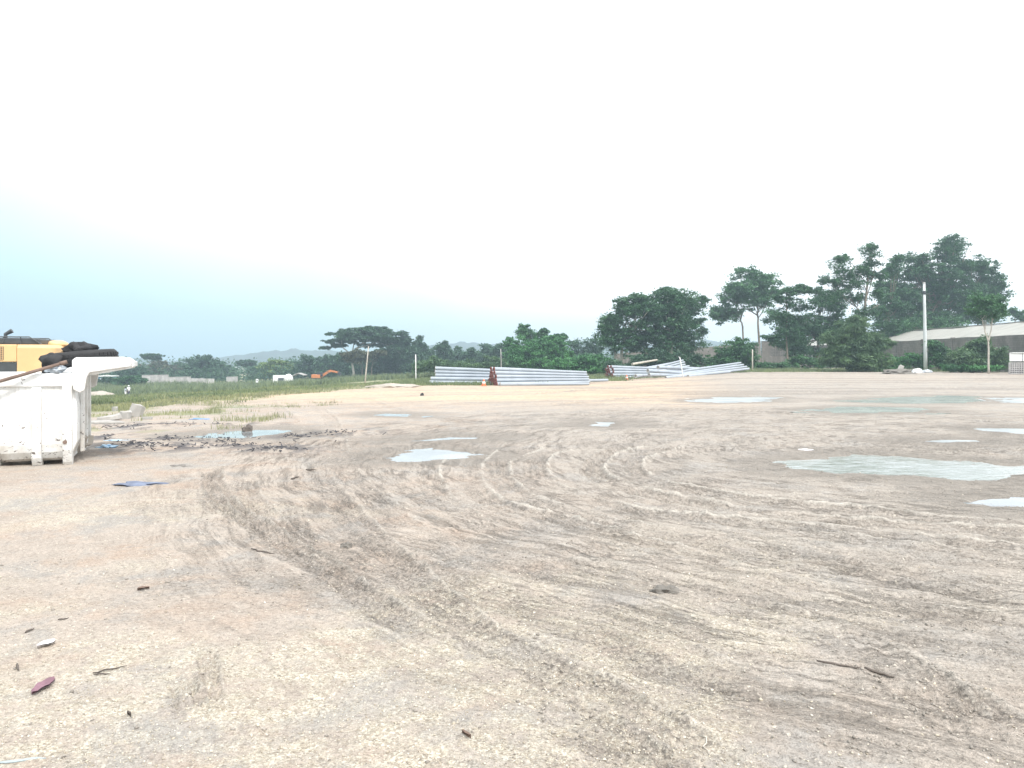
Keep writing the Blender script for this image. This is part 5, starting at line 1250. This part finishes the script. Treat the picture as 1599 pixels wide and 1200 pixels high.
def leafshape(px0, py0, px1, py1, w, label, mat, name, cat):
    a = Vector((*G(px0, py0), 0)); b = Vector((*G(px1, py1), 0)); n = 8; dv = b-a; sv = Vector((-dv.y, dv.x, 0)).normalized(); v = []; f = []
    for th in (.006, 0):
        for k in range(n+1):
            t = k/n; c = a.lerp(b, t); ww = w*math.sin(math.pi*min(1, t*.96+.02))**.8*(1+.15*math.sin(k*2.1))
            for s_, zz in ((-1, .012), (0, .0), (1, .014)):
                p = c+sv*ww*s_; v.append((p.x-a.x, p.y-a.y, gz_at(p.x, p.y)+.006+zz*.8+th))
    r = 3; N_ = (n+1)*3
    for k in range(n):
        for j in range(2):
            q = k*r+j; f.append((q, q+1, q+r+1, q+r)); f.append((q+N_, q+r+N_, q+r+1+N_, q+1+N_))
    m = MB().add(v, f); o = m.build(name, MT[mat], smooth=True); o.location = a; tag(o, label, cat)
leafshape(50, 1089, 86, 1068, .028, 'dried purple leaf on the gravel at lower left', 'purpleleaf', 'leaf', 'leaf')
leafshape(58, 1020, 87, 1013, .032, 'crumpled white paper with a pinkish side at lower left', 'whitelitter', 'paper_scrap', 'litter')
leafshape(722, 1153, 736, 1158, .008, 'small reddish leaf scrap on gravel at the bottom centre', 'rust', 'leaf', 'leaf')
leafshape(215, 925, 234, 922, .02, 'brown flat leaf on the pale dirt at left', 'rust', 'leaf', 'leaf')
leafshape(205, 1128, 199, 1122, .006, 'brown crumb of bark near the bottom left print', 'stick', 'bark_scrap', 'litter')

# loose stones and crumbs
def stones(name, label, n, dmin, dmax, s0, s1, mat, seed, amin=-.8, amax=.8, mask=None):
    rg = np.random.default_rng(seed); y = dmin*(dmax/dmin)**rg.random(n); x = y*rg.uniform(amin, amax, n)
    if mask is not None: k = mask(x, y, rg); x, y = x[k], y[k]
    n = len(x); r = np.hypot(x, y); a = np.arctan2(x, y); i = np.clip(np.searchsorted(rr, r), 1, nr-1)-1; j = np.clip(np.searchsorted(az, a), 1, na-1)-1
    z = V[i*na+j, 2]; pmv = pm[i*na+j]; s = s0*(s1/s0)**(rg.random(n)**2.2)
    T = np.array([(1, 0, 0), (0, 1, 0), (-1, 0, 0), (0, -1, 0), (0, 0, .75), (0, 0, -.6)], float)
    rot = rg.random(n)*6.28; jit = 1+.35*rg.normal(size=(n, 6, 3)); q = T[None]*jit*s[:, None, None]
    q += rg.normal(size=(n, 6, 3))*.14*s[:, None, None]
    c, sn = np.cos(rot)[:, None], np.sin(rot)[:, None]; xr = q[:, :, 0]*c-q[:, :, 1]*sn; yr = q[:, :, 0]*sn+q[:, :, 1]*c
    Vv = np.stack([xr+x[:, None], yr+y[:, None], q[:, :, 2]+z[:, None]+s[:, None]*.2], -1).reshape(-1, 3)
    b = np.arange(n)[:, None, None]*6; Ft = np.array([(0, 1, 4), (1, 2, 4), (2, 3, 4), (3, 0, 4), (1, 0, 5), (2, 1, 5), (3, 2, 5), (0, 3, 5)])[None]
    o = npmesh(name, Vv, (b+Ft).reshape(-1, 3), mat); tag(o, label, 'stones', kind='stuff')
def stonemat(nm, cols):
    m, t, p, o = newmat(nm); g = t.nodes.new('ShaderNodeNewGeometry'); c = ramp(t, g.outputs['Random Per Island'], [(i/(len(cols)-1), c_) for i, c_ in enumerate(cols)])
    c = mix(t, 1.0, c, ramp(t, noise(t, posco(t), 90, 3), [(.3, .8), (.7, 1.1)]), 'MULTIPLY'); t.links.new(c, p.inputs['Base Color']); p.inputs['Roughness'].default_value = .9; return m
MG = stonemat('gravel_chips', [(.33, .28, .22), (.44, .38, .30), (.54, .48, .38), (.62, .56, .46), (.70, .66, .58)])
MC = stonemat('mud_crumbs', [(.24, .215, .185), (.31, .28, .245), (.38, .345, .30)])
gm_ = lambda x, y, rg: rg.random(len(x)) < sst(fbm(x/1.7, y/1.7, 89, 4)+.22*sst(y, 6, 2.5)-.10*sst(x, -.5, 2.5), .42, .6)*sst(y+x*.6, 10, 4)
stones('gravel', 'pale gravel chips spread over the foreground', 52000, 2.6, 9, .002, .006, MG, 21, mask=gm_)
stones('pebbles', 'scattered pale pebbles on the dirt', 9000, 2.6, 26, .0025, .010, MG, 22)
def rutmask(x, y, rg):
    r = np.hypot(x, y); a = np.arctan2(x, y); i = np.clip(np.searchsorted(rr, r), 1, nr-1)-1; j = np.clip(np.searchsorted(az, a), 1, na-1)-1
    return rg.random(len(x)) < wet[i*na+j]*1.1+.03
stones('mud_crumbs', 'crumbs of drying mud along the tyre tracks', 60000, 2.6, 22, .003, .012, MC, 23, mask=rutmask)
# ------------------------------------------------------------ haze
m = bpy.data.materials.new('haze_air'); m.use_nodes = True; t = m.node_tree; t.nodes.clear()
o_ = t.nodes.new('ShaderNodeOutputMaterial'); pv = t.nodes.new('ShaderNodeVolumePrincipled')
pv.inputs['Color'].default_value = (.68, .87, 1.0, 1); pv.inputs['Density'].default_value = HAZE; pv.inputs['Anisotropy'].default_value = .2
t.links.new(pv.outputs[0], o_.inputs['Volume'])
b = MB(); b.box((0, 0, 0), (3000, 3000, 100)); hz = b.build('haze', m); hz.location = (0, 0, 75-50+0); tag(hz, kind='stuff', label='pale blue haze over the whole place', cat='haze')
mn_ = float(V[:, 2].min()); tp_ = 70.0; hz.scale.z = (tp_-(mn_-1))/100; hz.location.z = (tp_+mn_-1)/2
